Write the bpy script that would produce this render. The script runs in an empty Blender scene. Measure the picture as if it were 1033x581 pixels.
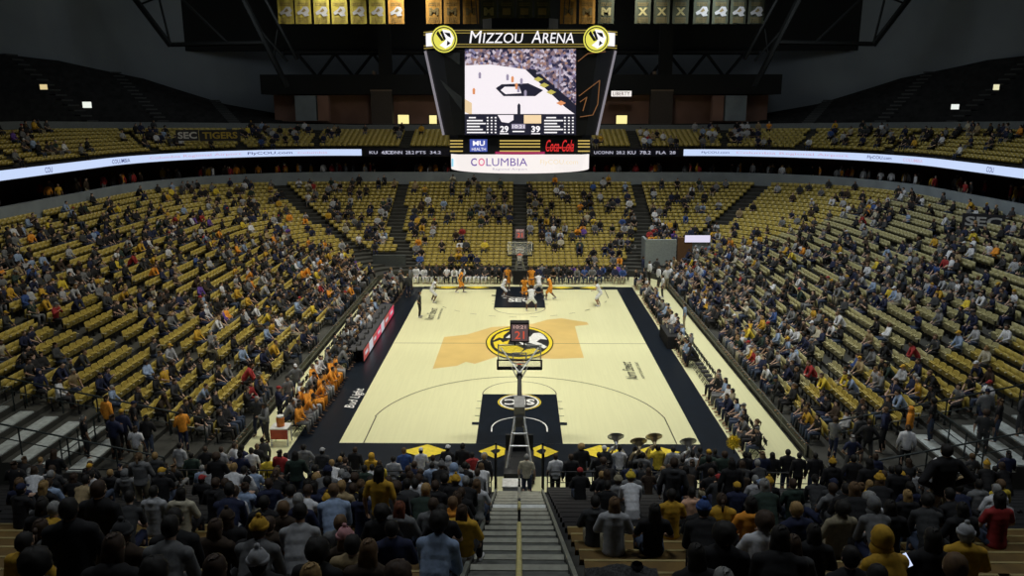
import bpy, bmesh, math, random
import numpy as np
from mathutils import Vector, Matrix, Euler
random.seed(11); RNG = np.random.default_rng(11)
PI = math.pi
sc = bpy.context.scene
C = sc.collection
# ------------------------------------------------------------------ camera
F = 777.0; CAM = Vector((0.0, -44.5, 13.7)); PITCH = math.radians(13.0); YAW = math.radians(0.59)
cd = bpy.data.cameras.new('camera'); cam = bpy.data.objects.new('camera', cd); C.objects.link(cam)
cam.location = CAM; cam.rotation_euler = (PI/2 - PITCH, 0, YAW)
cd.sensor_fit = 'HORIZONTAL'; cd.sensor_width = 36.0; cd.lens = F/1033*36; cd.clip_end = 500
sc.camera = cam
RM = Euler((PI/2 - PITCH, 0, YAW)).to_matrix(); RMI = RM.transposed()
def ray(px, py):
    return RM @ Vector(((px-516.5)/F, (290.5-py)/F, -1.0))
def atY(px, py, Y):
    d = ray(px, py); s = (Y-CAM.y)/d.y; return CAM + d*s
def atz(px, py, z):
    d = ray(px, py); s = (z-CAM.z)/d.z; return CAM + d*s
def proj(p):
    v = RMI @ (Vector(p)-CAM)
    if v.z > -0.1: return (-9999, -9999, 1)
    return (516.5 + F*v.x/-v.z, 290.5 - F*v.y/-v.z, -v.z)
# ------------------------------------------------------------------ materials
MATS = {}
def mat(name, col, rough=0.6, var=0.12, scale=8.0, metal=0.0, spec=0.5, emit=None, bump=0.0):
    if name in MATS: return MATS[name]
    m = bpy.data.materials.new(name); m.use_nodes = True
    nt = m.node_tree; b = nt.nodes['Principled BSDF']
    b.inputs['Roughness'].default_value = rough; b.inputs['Metallic'].default_value = metal
    b.inputs['Specular IOR Level'].default_value = spec
    tc = nt.nodes.new('ShaderNodeTexCoord'); nz = nt.nodes.new('ShaderNodeTexNoise'); nz.inputs['Scale'].default_value = scale
    nt.links.new(tc.outputs['Object'], nz.inputs['Vector'])
    rp = nt.nodes.new('ShaderNodeValToRGB')
    rp.color_ramp.elements[0].position = 0.3; rp.color_ramp.elements[1].position = 0.7
    rp.color_ramp.elements[0].color = tuple(max(0, c*(1-var)) for c in col) + (1,)
    rp.color_ramp.elements[1].color = tuple(min(1, c*(1+var)) for c in col) + (1,)
    nt.links.new(nz.outputs['Fac'], rp.inputs['Fac']); nt.links.new(rp.outputs['Color'], b.inputs['Base Color'])
    if bump:
        bp = nt.nodes.new('ShaderNodeBump'); bp.inputs['Strength'].default_value = bump; bp.inputs['Distance'].default_value = 0.02
        nt.links.new(nz.outputs['Fac'], bp.inputs['Height']); nt.links.new(bp.outputs['Normal'], b.inputs['Normal'])
    if emit:
        b.inputs['Emission Color'].default_value = tuple(emit[0]) + (1,); b.inputs['Emission Strength'].default_value = emit[1]
    MATS[name] = m; return m
def emat(name, col, s):
    if name in MATS: return MATS[name]
    m = mat(name, tuple(c*0.1 for c in col), 0.4, emit=(col, s)); return m
def wood_floor():
    m = bpy.data.materials.new('court_maple'); m.use_nodes = True; nt = m.node_tree; b = nt.nodes['Principled BSDF']
    tc = nt.nodes.new('ShaderNodeTexCoord'); mp = nt.nodes.new('ShaderNodeMapping'); mp.inputs['Rotation'].default_value = (0, 0, PI/2)
    br = nt.nodes.new('ShaderNodeTexBrick'); br.inputs['Scale'].default_value = 1.0
    br.inputs['Brick Width'].default_value = 1.6; br.inputs['Row Height'].default_value = 0.07; br.inputs['Mortar Size'].default_value = 0.0
    br.inputs['Color1'].default_value = (0.79, 0.775, 0.465, 1); br.inputs['Color2'].default_value = (0.755, 0.74, 0.44, 1)
    nt.links.new(tc.outputs['Object'], mp.inputs['Vector']); nt.links.new(mp.outputs['Vector'], br.inputs['Vector'])
    nt.links.new(br.outputs['Color'], b.inputs['Base Color']); b.inputs['Roughness'].default_value = 0.32
    return m
MATS['court_maple'] = wood_floor()
CONC = mat('dark_concrete', (0.045, 0.045, 0.038), 0.9, 0.25, 1.2, bump=0.1)
WALLG = mat('grey_wall_paint', (0.27, 0.31, 0.34), 0.8, 0.12, 0.7)
WALLD = mat('dark_grey_wall', (0.27, 0.30, 0.33), 0.9, 0.10, 0.2)
BLACK = mat('black_paint', (0.008, 0.009, 0.011), 0.5)
ROOFM = mat('black_roof_deck', (0.012, 0.013, 0.013), 0.9)
STEEL = mat('dark_steel', (0.007, 0.008, 0.008), 0.6, metal=0.2)
GOLD = mat('gold_seat_plastic', (0.52, 0.40, 0.085), 0.36, 0.12, 3.0, spec=0.7)
ARMM = mat('armrest_glint_pale', (0.66, 0.61, 0.42), 0.4)  # caps kept pale to paint in the light glinting off armrest edges
SEATFR = mat('seat_bracket_black', (0.03, 0.03, 0.03), 0.5, metal=0.3)
WHITE = mat('white_paint', (0.75, 0.75, 0.72), 0.5)
YEL = mat('yellow_paint', (0.80, 0.62, 0.03), 0.45)
COURTBLK = mat('court_black_paint', (0.006, 0.010, 0.017), 0.35, 0.2, 2.0, spec=0.22)
TANP = mat('court_amber_stain', (0.74, 0.53, 0.19), 0.32, 0.06, 0.7)
LINEG = mat('court_line_grey', (0.10, 0.09, 0.06), 0.4)
SILVER = mat('silver_metal', (0.62, 0.62, 0.60), 0.3, metal=0.8)
GREYM = mat('light_grey_metal', (0.42, 0.43, 0.42), 0.45, metal=0.3)
ALU = mat('aluminium_tread', (0.52, 0.57, 0.56), 0.5, 0.2, 6.0, metal=0.2)
# ------------------------------------------------------------------ mesh helpers
class MB:
    """collects shapes into one mesh with several materials"""
    def __init__(s): s.v = []; s.f = []; s.m = []; s.mats = []; s.smooth = False
    def mi(s, m):
        if m not in s.mats: s.mats.append(m)
        return s.mats.index(m)
    def add(s, vs, fs, m):
        o = len(s.v); k = s.mi(m); s.v.extend([tuple(v) for v in vs])
        for f in fs: s.f.append(tuple(i+o for i in f)); s.m.append(k)
        return s
    def box(s, c, d, m, rz=0.0, rx=0.0):
        hx, hy, hz = d[0]/2, d[1]/2, d[2]/2; R = Euler((rx, 0, rz)).to_matrix()
        vs = [R @ Vector((x*hx, y*hy, z*hz)) + Vector(c) for x in (-1, 1) for y in (-1, 1) for z in (-1, 1)]
        return s.add(vs, [(0,1,3,2),(4,6,7,5),(0,4,5,1),(2,3,7,6),(0,2,6,4),(1,5,7,3)], m)
    def bar(s, a, b, r, m, n=8, r2=None):
        a = Vector(a); b = Vector(b); r2 = r if r2 is None else r2
        d = (b-a); L = d.length
        if L < 1e-6: return s
        q = d.to_track_quat('Z', 'Y').to_matrix()
        vs = []
        for k in range(n):
            w = 2*PI*(k+0.5)/n; u = Vector((math.cos(w), math.sin(w), 0)); vs.append(a + q @ (u*r)); vs.append(b + q @ (u*r2))
        fs = [(2*k, (2*k+2) % (2*n), (2*k+3) % (2*n), 2*k+1) for k in range(n)]
        fs.append(tuple(2*k for k in range(n))[::-1]); fs.append(tuple(2*k+1 for k in range(n)))
        return s.add(vs, fs, m)
    def tube(s, pts, r, m, n=8):
        for a, b in zip(pts[:-1], pts[1:]): s.bar(a, b, r, m, n)
        return s
    def lathe(s, prof, c, m, n=24, axis=None):
        vs = []; fs = []; k = len(prof)
        q = Matrix.Identity(3) if axis is None else Vector(axis).to_track_quat('Z', 'Y').to_matrix()
        for i in range(n):
            w = 2*PI*i/n
            for r, z in prof: vs.append(Vector(c) + q @ Vector((r*math.cos(w), r*math.sin(w), z)))
        for i in range(n):
            j = (i+1) % n
            for t in range(k-1): fs.append((i*k+t, j*k+t, j*k+t+1, i*k+t+1))
        return s.add(vs, fs, m)
    def poly(s, pts, m): return s.add(pts, [tuple(range(len(pts)))], m)
    def prism(s, pts, up, m):
        n = len(pts); up = Vector(up); a = [Vector(p) for p in pts]; b = [p+up for p in a]
        return s.add(a+b, [tuple(range(n))[::-1], tuple(range(n, 2*n))] + [(i, (i+1) % n, n+(i+1) % n, n+i) for i in range(n)], m)
    def build(s, name, parent=None, smooth=False, loc=None):
        me = bpy.data.meshes.new(name); me.from_pydata(s.v, [], s.f)
        for m in s.mats: me.materials.append(m)
        me.polygons.foreach_set('material_index', s.m)
        if smooth: me.polygons.foreach_set('use_smooth', [True]*len(s.f))
        me.update(); o = bpy.data.objects.new(name, me); C.objects.link(o)
        if parent: o.parent = parent
        if loc is not None: o.location = loc
        return o
def fix(o):
    bm = bmesh.new(); bm.from_mesh(o.data); bmesh.ops.recalc_face_normals(bm, faces=bm.faces); bm.to_mesh(o.data); bm.free(); return o
def tag(o, label=None, cat=None, group=None, kind=None):
    if label: o['label'] = label
    if cat: o['category'] = cat
    if group: o['group'] = group
    if kind: o['kind'] = kind
    return o
def empty(name, loc=(0,0,0), rz=0.0):
    o = bpy.data.objects.new(name, None); C.objects.link(o); o.location = loc; o.rotation_euler = (0, 0, rz); o.empty_display_size = 0.2; return o
def struct(o): o['kind'] = 'structure'; return o
def text_mesh(txt, size, shear=0.0, bold=0.0, extrude=0.0):
    cu = bpy.data.curves.new('t', 'FONT'); cu.body = txt; cu.size = size; cu.shear = shear; cu.offset = bold; cu.extrude = extrude
    cu.align_x = 'CENTER'; cu.align_y = 'CENTER'; cu.resolution_u = 3
    o = bpy.data.objects.new('t', cu); C.objects.link(o); dg = bpy.context.evaluated_depsgraph_get(); dg.update()
    me = bpy.data.meshes.new_from_object(o.evaluated_get(dg)); bpy.data.objects.remove(o); bpy.data.curves.remove(cu)
    vs = np.array([v.co[:] for v in me.vertices]) if len(me.vertices) else np.zeros((0,3)); fs = [tuple(p.vertices) for p in me.polygons]
    bpy.data.meshes.remove(me); return vs, fs
def put_text(mb, txt, size, M, m, shear=0.0, bold=0.0, sx=1.0, width=None, height=None):
    vs, fs = text_mesh(txt, size, shear, bold)
    lo = vs.min(0); hi = vs.max(0); c = (lo+hi)/2; vs = vs - c
    if width: vs[:, 0] *= width/(hi[0]-lo[0])
    if height: vs[:, 1] *= height/(hi[1]-lo[1])
    mb.add([M @ Vector(v) for v in vs], fs, m)
def dup(o, parent=None):
    c = o.copy(); C.objects.link(c); c.parent = parent
    if parent: c.matrix_parent_inverse = Matrix.Identity(4)
    for ch in o.children: dup(ch, c)
    return c
# ------------------------------------------------------------------ bowl geometry
NR = 24
def zrow(t): return 0.45 + 4.2*t + 1.55*t*t
def abr(t): return 11.7 + 22.5*t, 19.5 + 16.2*t, 3.0 + 13.0*t
YN = -19.6
def halfpath(a, b, r, n1=16, n2=16, n3=10, yn=YN):
    """right half: from the near end of the side, round the corner, to the centre of the far end"""
    p = [(a, yn + (b-r-yn)*i/n1) for i in range(n1)]
    p += [(a-r+r*math.cos(w), b-r+r*math.sin(w)) for w in [PI/2*i/n2 for i in range(n2)]]
    p += [((a-r)*(1-i/n3), b) for i in range(n3+1)]
    return p
def fullpath(a, b, r, **k):
    h = halfpath(a, b, r, **k); return h + [(-x, y) for x, y in h[:-1][::-1]]
def strip(mb, A, B, m):
    """A, B: lists of 3d points"""
    n = len(A); mb.add(list(A)+list(B), [(i, i+1, n+i+1, n+i) for i in range(n-1)], m)
COURT_E, SIDE_E, FAR_E, NEAR_E, UP_E = 630, 550, 600, 390, 340
# ------------------------------------------------------------------ the setting
fl = MB(); fl.box((0, 0, -0.15), (110, 130, 0.24), CONC); struct(fl.build('floor'))
# the playing court and everything painted on it: one surface
ct = MB(); MAP = MATS['court_maple']
ct.box((0, 0.0, -0.01), (23.0, 38.0, 0.02), MAP)
lay = [0.001]
def flat(pts, m, z=None):
    lay[0] += 0.0004
    z = lay[0] if z is None else z
    ct.poly([(p[0], p[1], z) for p in pts], m)
def rect(x0, y0, x1, y1, m): flat([(x0,y0),(x1,y0),(x1,y1),(x0,y1)], m)
def ring(cx, cy, r0, r1, m, a0=0, a1=2*PI, n=64):
    lay[0] += 0.0004; z = lay[0]
    A = [(cx+r0*math.cos(a0+(a1-a0)*i/n), cy+r0*math.sin(a0+(a1-a0)*i/n), z) for i in range(n+1)]
    B = [(cx+r1*math.cos(a0+(a1-a0)*i/n), cy+r1*math.sin(a0+(a1-a0)*i/n), z) for i in range(n+1)]
    strip(ct, A, B, m)
def disc(cx, cy, r, m, n=64): flat([(cx+r*math.cos(2*PI*i/n), cy+r*math.sin(2*PI*i/n)) for i in range(n)], m)
HW, HL = 7.62, 14.33
rect(HW, -HL-2.6, HW+1.32, HL+0.9, COURTBLK); rect(-HW-1.9, -HL-2.6, -HW, HL+0.9, COURTBLK)
rect(-HW, -HL-3.0, HW, -HL, COURTBLK); rect(-HW, HL, HW, HL+1.0, COURTBLK)
mo = [(448,340),(471,337.5),(496,330),(512,329),(538,326.5),(552,322.5),(566.5,321),(578,323),(592,325),(594,327.5),(580,329),(583,341),(589,361),(560,362),(501,360),(479,367),(470,365),(461,369),(436.5,372)]
flat([atz(x, y, 0)[:2] for x, y in mo], TANP)
W = 0.05
rect(-HW, -0.03, HW, 0.03, LINEG)
for s in (-1, 1):
    b = s*HL; k = b - s*5.79
    rect(-1.83, min(b,k), 1.83, max(b,k), COURTBLK)
    bx = b - s*1.6
    a0 = -PI/2 if s > 0 else PI/2
    ring(0, k, 1.80, 1.85, LINEG, 0 if s < 0 else PI, PI if s < 0 else 2*PI)
    for q in range(26):
        if s < 0 or q % 2 == 0:
            w0 = (0.19 if s < 0 else PI+0.19); dw = (PI-0.38)/26
            ring(0, bx, 6.72, 6.77, LINEG, w0+q*dw, w0+(q+(1 if s<0 else .7))*dw, 4)
    for sx in (-1, 1):
        xx = sx*6.60; rect(min(xx,xx+0.05), min(b, bx - s*1.3), max(xx,xx+0.05), max(b, bx-s*1.3), LINEG)
        for d in (2.1, 3.0, 3.9, 4.8):
            yy = b - s*d; w = 0.3 if d == 2.1 else 0.05
            rect(min(sx*1.83, sx*(2.05+(0.08 if w>.1 else 0))), yy-w/2, max(sx*1.83, sx*(2.05+(0.08 if w>.1 else 0))), yy+w/2, COURTBLK)
        rect(min(sx*1.19, sx*1.25), min(bx, bx+s*0.4), max(sx*1.19, sx*1.25), max(bx, bx+s*0.4), WHITE)
    ring(0, bx, 1.19, 1.25, WHITE, 0 if s < 0 else PI, PI if s < 0 else 2*PI)
# conference roundel on the near key and the letters on the far key
cy = atz(524, 406, 0).y
disc(0, cy, 1.0, BLACK); ring(0, cy, 0.98, 1.04, YEL); ring(0, cy, 0.86, 0.95, WHITE)
def floor_text(txt, x, y, rot, width, height, m, shear=0.0, bold=0.0):
    lay[0] += 0.0004
    put_text(ct, txt, 1.0, Matrix.Translation((x, y, lay[0])) @ Matrix.Rotation(rot, 4, 'Z'), m, shear, bold, width=width, height=height)
floor_text('SEC', 0, cy, PI, 1.45, 0.75, WHITE, 0, 0.03)
floor_text('SEC', 0, atz(524,303,0).y, 0, 1.7, 1.15, WHITE, 0, 0.03)
for (px, py) in ((435, 317), (634, 374)):
    p = atz(px, py, 0)
    floor_text('Norm Stewart', p.x, p.y, PI/2, 2.9 if px > 500 else 3.2, 0.62, COURTBLK, 0.4)
    floor_text('NORM STEWART COURT', p.x+0.62, p.y+0.05, PI/2, 2.7 if px > 500 else 3.0, 0.16, COURTBLK)
p = atz(356, 402, 0); floor_text('Bud Light', p.x+.15, p.y, PI/2, 2.6, 0.62, WHITE, 0.25, 0.01)
# centre roundel: tiger head in black, gold and white
R0, R1 = 2.05, 3.45
def oval(k, m): flat([(k*R0*math.cos(2*PI*i/72), .25+k*R1*math.sin(2*PI*i/72)) for i in range(72)], m)
oval(1.0, BLACK); oval(.965, YEL); oval(.87, BLACK)
def sh(pts, m): flat([(x*R0, .25+y*R1) for x, y in pts], m)
sh([(-.80,.05),(-.70,.42),(-.50,.62),(-.30,.70),(-.48,.40),(-.50,.18),(-.62,.25)], YEL)
sh([(-.78,-.05),(-.58,.10),(-.50,-.05),(-.30,.10),(-.35,-.15),(-.10,-.22),(.12,-.42),(.02,-.62),(-.28,-.66),(-.55,-.55),(-.72,-.32)], YEL)
sh([(-.02,-.70),(.20,-.45),(.42,-.38),(.58,-.52),(.40,-.66),(.2,-.76)], YEL)
sh([(-.42,.22),(-.22,.58),(-.05,.70),(-.12,.45),(-.22,.22)], WHITE)
sh([(.10,.18),(.32,.30),(.42,.52),(.62,.56),(.74,.38),(.82,.12),(.62,.16),(.50,.0),(.64,-.12),(.80,-.30),(.70,-.40),(.46,-.16),(.20,-.02)], WHITE)
sh([(-.02,.76),(.12,.62),(.05,.44),(.20,.40),(.26,.66),(.12,.80)], WHITE)
sh([(-.05,.0),(.18,-.12),(.30,-.28),(.10,-.22)], WHITE)
# gold diamonds on the black baseline strips
def diamond(cx, cy, w, h, out):
    flat([(cx-w, cy),(cx, cy-h),(cx+w, cy),(cx, cy+h)], YEL)
    if w < .75: flat([(cx-w*.32, cy+h*.05),(cx-w*.05, cy-h*.38),(cx+w*.22, cy-h*.12),(cx+w*.3,cy+h*.25),(cx, cy+h*.42)], COURTBLK)
for px in (430, 500, 546, 606, 661): diamond(atz(px, 454, 0).x, -HL-0.85, 0.98 if px in (430,606,661) else .7, 0.66, 0)
for px in (452, 482, 566, 596): diamond(atz(px, 288.5, 0).x, HL+0.5, 0.95, 0.4, 0)
struct(ct.build('floor'))
# ---- lower bowl terrace (rows parallel to the court, rounded far corners)
tb = MB()
def path3(t, z, **k): return [(x, y, z) for x, y in fullpath(*abr(t), **k)]
for k in range(NR+1):
    t = k/NR; z0 = zrow((k-1)/NR) if k else 0.0; z1 = zrow(t)
    A = path3(t, z0); B = path3(t, z1); strip(tb, A, B, CONC)
    Cc = path3((k+1)/NR if k < NR else 1.05, z1); strip(tb, B, Cc, CONC)
for sx in (-1, 1):   # closing wall of each side stand at its near end
    pts = [(sx*11.7, YN, 0)]
    for k in range(NR+1):
        a = abr(k/NR)[0]; z0 = zrow((k-1)/NR) if k else 0.0
        pts += [(sx*a, YN, z0), (sx*a, YN, zrow(k/NR))]
    pts += [(sx*35.3, YN, zrow(1)), (sx*35.3, YN, 0)]
    tb.poly(pts, CONC)
struct(tb.build('ground_terrace'))
# bare aluminium treads in the near corners of the side stands
for sx in (-1, 1):
    al = MB()
    for k in range(4, 22):
        a0 = abr(k/NR)[0]; z = zrow(k/NR)
        al.box((sx*(a0+0.32), (YN-15.8)/2-0.1, z+0.03), (0.55, abs(YN+15.8)-.3, 0.05), ALU)
    o = al.build('terrace_tread_panel'); struct(o)
# ---- wall at the head of the bowl, concourse, fascia, upper tier
def ring3(e, z, **k): return [(x, y, z) for x, y in fullpath(34.2+e, 35.7+e, 16+e, n2=32, **k)]
wl = MB()
strip(wl, ring3(0.0, zrow(1)-.1), ring3(0.0, 7.45), WALLG); strip(wl, ring3(0.0, 7.45), ring3(0.3, 7.45), WALLG); strip(wl, ring3(.3, 7.45), ring3(.3, 6.3), WALLG)
struct(wl.build('wall_bowl_head'))
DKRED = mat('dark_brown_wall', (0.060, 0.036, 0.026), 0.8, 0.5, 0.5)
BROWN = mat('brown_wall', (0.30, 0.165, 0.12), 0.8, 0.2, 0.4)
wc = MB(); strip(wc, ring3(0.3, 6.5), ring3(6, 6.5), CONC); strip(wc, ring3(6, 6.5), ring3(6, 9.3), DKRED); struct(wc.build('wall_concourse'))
us = MB(); strip(us, ring3(0.4, 9.02), ring3(6, 9.02), ROOFM); strip(us, ring3(0.4, 9.02), ring3(0.4, 9.95), BLACK)
struct(us.build('slab_upper_tier'))
def side_f(x, y, e):
    """0 on the far end, 1 along the sides"""
    w = math.degrees(math.atan2(max(0, y-19.7), max(0.01, abs(x)-18.2))) if (y > 19.7) else 0.0
    return w
def ztop(w):
    xs = [0, 30, 45, 60, 75, 90]; zs = [19.5, 18.6, 17.1, 14.4, 12.8, 12.2]
    return float(np.interp(w, xs, zs))
NU = 8
def zup(j, x, y):
    w = side_f(x, y, 0); top = 11.5 + 0.7*(1-w/90.0)
    return 9.75 + (top-9.75)*j/NU
ut = MB()
for j in range(NU+1):
    e0 = 0.45 + 0.68*j; e1 = e0+0.68
    P0 = fullpath(34.2+e0, 35.7+e0, 16+e0, n2=32); P1 = fullpath(34.2+e1, 35.7+e1, 16+e1, n2=32)
    strip(ut, [(x,y,zup(max(0,j-1),x,y)) for x,y in P0], [(x,y,zup(j,x,y)) for x,y in P0], CONC)
    strip(ut, [(x,y,zup(j,x,y)) for x,y in P0], [(x,y,zup(j,a,b)) for (x,y),(a,b) in zip(P1,P0)], CONC)
struct(ut.build('ground_upper_terrace'))
pp = MB(); P = fullpath(34.2+6.3, 35.7+6.3, 16+6.3, n2=32)
PARA = mat('parapet_grey', (0.20, 0.22, 0.22), 0.8)
strip(pp, [(x,y,zup(NU,x,y)-.1) for x,y in P], [(x,y,zup(NU,x,y)+0.62) for x,y in P], PARA)
Pq = fullpath(34.2+6.5, 35.7+6.5, 16+6.5, n2=32)
strip(pp, [(x,y,zup(NU,x,y)+0.62) for x,y in P], [(x,y,zup(NU,a,b)+0.62) for (x,y),(a,b) in zip(Pq,P)], PARA)
struct(pp.build('wall_parapet'))
# steep top tier, its lack of light put into a near-black colour, high along the sides and dying away to the far end
tt = MB(); NT = 14
def zt(j, w): return 12.2 + (ztop(w)-12.2)*j/NT
DKTIER = mat('seating_shade_black', (0.016, 0.016, 0.016), 0.9, 0.5, 1.5)
AISG = mat('aisle_grey_concrete', (0.07, 0.072, 0.07), 0.9)
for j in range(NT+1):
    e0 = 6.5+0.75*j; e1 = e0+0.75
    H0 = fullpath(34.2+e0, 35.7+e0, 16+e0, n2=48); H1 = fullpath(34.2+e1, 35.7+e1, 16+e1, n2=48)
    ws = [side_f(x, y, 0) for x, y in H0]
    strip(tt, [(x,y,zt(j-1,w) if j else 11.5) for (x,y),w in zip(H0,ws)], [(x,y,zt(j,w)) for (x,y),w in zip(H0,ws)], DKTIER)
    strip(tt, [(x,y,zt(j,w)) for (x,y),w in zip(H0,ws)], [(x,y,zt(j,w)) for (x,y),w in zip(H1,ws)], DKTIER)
# pale aisle stairs climbing the top tier
for sx in (-1, 1):
    for wd in (22, 40, 58):
        w = math.radians(wd)
        for j in range(NT+1):
            e = 6.5+0.75*j+.37; r = 16+e
            c = (sx*(18.2+r*math.cos(w)), 19.7+r*math.sin(w), zt(j, wd)+0.04)
            tt.box(c, (0.78, 1.2, 0.14), AISG, rz=w if sx > 0 else PI-w)
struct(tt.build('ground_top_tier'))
bw = MB(); strip(bw, ring3(18, 6.5, yn=-46), ring3(18, 27, yn=-46), WALLD); struct(bw.build('wall_outer'))
nw = MB(); nw.box((0, -50.5, 13), (104, 0.4, 28), WALLD); struct(nw.build('wall_near'))
ce = MB(); ce.box((0, 5, 26.6), (108, 112, 0.4), ROOFM)
struct(ce.build('ceiling'))
# far press level: brown wall with openings, dark slab over it, two big piers
br = MB(); z0, z1 = 11.7, 15.35
YB = 44.6
def wall_with_holes(mb, x0, x1, z0, z1, Y, holes, m, th=0.3):
    xs = sorted(set([x0, x1] + [h[0] for h in holes] + [h[1] for h in holes]))
    for a, b in zip(xs[:-1], xs[1:]):
        hs = [h for h in holes if h[0] <= a+1e-6 and h[1] >= b-1e-6]
        if not hs: mb.box(((a+b)/2, Y, (z0+z1)/2), (b-a, th, z1-z0), m)
        else:
            h = hs[0]
            mb.box(((a+b)/2, Y, (z0+h[2])/2), (b-a, th, h[2]-z0), m); mb.box(((a+b)/2, Y, (z1+h[3])/2), (b-a, th, z1-h[3]), m)
winpx = [(401.5, 413, 115.5, 126), (433, 441, 116, 126), (621, 633, 116, 126)]
holes = []
for a, b, c, d in winpx:
    p = atY(a, d, YB); q = atY(b, c, YB); holes.append((p.x, q.x, p.z, q.z))
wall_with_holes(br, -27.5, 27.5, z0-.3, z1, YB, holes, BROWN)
for sx in (-1, 1): br.box((sx*27.6, YB+3, (z0+z1)/2), (0.3, 6.2, z1-z0+.3), BROWN)
struct(br.build('wall_press_level'))
for n, h in enumerate(holes):
    wm = MB(); wm.box(((h[0]+h[1])/2, YB+0.12, (h[2]+h[3])/2), (h[1]-h[0], 0.04, h[3]-h[2]), emat('warm_lit_pane', (1.0, 0.86, 0.35), 1.05 if n != 1 else .8))
    w = wm.build('window_%d' % (n+1)); struct(w)
    fr = MB(); cx = (h[0]+h[1])/2; cz = (h[2]+h[3])/2
    for q in (h[0], h[1]): fr.box((q, YB-0.14, cz), (0.08, 0.1, h[3]-h[2]+.08), BLACK)
    for q in (h[2], h[3]): fr.box((cx, YB-0.14, q), (h[1]-h[0]+.08, 0.1, 0.08), BLACK)
    fr.build('window_frame', w)
sl = MB(); sl.box((0, 47.3, 16.45), (57, 9.5, 2.1), ROOFM); sl.box((0, 47.5, 23.4), (106, 0.8, 6.2), ROOFM)
struct(sl.build('slab_press_roof'))
for sx, (pa, pb) in ((-1, (374, 395)), (1, (657, 679))):
    q = MB(); a = atY(pa, 100, 42.3).x; b = atY(pb, 100, 42.3).x; cx = (a+b)/2; w = b-a
    za = atY(384, 147, 42.3).z; zb = atY(384, 125, 42.3).z; zc = atY(384, 92, 42.3).z
    q.box((cx, 42.9, (za+zb)/2), (w*.92, 1.2, zb-za), mat('pier_grey', (0.25,0.28,0.26), .8)); q.box((cx, 42.95, (zb+zc)/2), (w, 1.3, zc-zb), mat('pier_brown', (0.07,0.055,0.045), .8))
    q.box((cx, 42.95, zc+0.08), (w*1.02, 1.4, 0.16), mat('pier_cap_tan', (0.22,0.16,0.11), .7)); q.box((cx+0.4, 43.5, zc+5), (w*0.6, 0.8, 10), ROOFM)
    q.box((cx-w*.35, 43.2, zc+1.1), (0.25, 1, 2.0), mat('pier_cap_tan', (0.22,0.16,0.11), .7))
    struct(q.build('pillar_press_level'))
for sx in (-1, 1):
    q = MB(); a = atY(297, 100, 42).x; b = atY(318, 100, 42).x
    q.box((-sx*(a+b)/2*1.0, 42.6, 13.9), (abs(b-a), 1, 2.7), WALLG); q.box((-sx*(a+b)/2 - (-sx)*-1*1.9*1, 42.7, 13.9), (1.2, .9, 2.7), BROWN)
    struct(q.build('wall_end_block'))
# ---- roof steel: one truss across the far end, dark
def T(px, py, Y=46.2): return atY(px, py, Y)
def mir(p): return Vector((-p.x, p.y, p.z))
def truss(name, segs, label, Y):
    root = empty(name, (0, Y, 20)); n = 0
    for nm, a, b, r in segs:
        mb = MB(); mb.bar(Vector(a)-Vector((0,Y,20)), Vector(b)-Vector((0,Y,20)), r, STEEL, 6); mb.build(nm, root)
    tag(root, label, 'roof truss'); return root
segs = []
top = [T(x, 54) for x in (288, 300, 338, 376, 414, 452, 490, 524.5)]
bot = [T(x, 78) for x in (290, 320, 357, 395, 433, 471, 508)]
segs.append(('top_chord', T(286, 53), mir(T(286, 53)), 0.28)); segs.append(('bottom_chord', T(286, 79), mir(T(286, 79)), 0.32))
xs = [300, 320, 338, 357, 376, 395, 414, 433, 452, 471, 490, 508, 524.5]
for i in range(len(xs)-1):
    a = T(xs[i], 54 if i % 2 == 0 else 78); b = T(xs[i+1], 54 if i % 2 == 1 else 78)
    segs.append(('diagonal_web', a, b, 0.17)); segs.append(('diagonal_web', mir(a), mir(b), 0.17))
truss('roof_truss', segs, 'dark zigzag steel truss across the far end above the press level', 46.2)
for sx in (-1, 1):
    Y = 36.0
    g = (lambda p: p) if sx < 0 else mir
    segs = [('lower_chord', g(T(172,45,Y)), g(T(268,43,Y)), 0.22), ('raked_leg', g(T(128,-12,Y)), g(T(172,46,Y)), 0.3), ('raked_leg', g(T(158,-12,Y)), g(T(172,45,Y)), 0.12),
            ('raked_leg', g(T(240,-12,Y)), g(T(290,88,Y)), 0.3), ('raked_leg', g(T(262,-12,Y)), g(T(300,60,Y)), 0.2), ('brace', g(T(262,30,Y)), g(T(290,62,Y)), 0.12),
            ('brace', g(T(280,30,Y)), g(T(276,60,Y)), 0.1), ('brace', g(T(140,5,Y)), g(T(165,-5,Y)), 0.1), ('brace', g(T(172,-12,Y)), g(T(230,44,Y)), .14)]
    truss('roof_truss', segs, 'dark raked steel truss over the %s far corner of the upper deck' % ('left' if sx < 0 else 'right'), Y)
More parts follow.
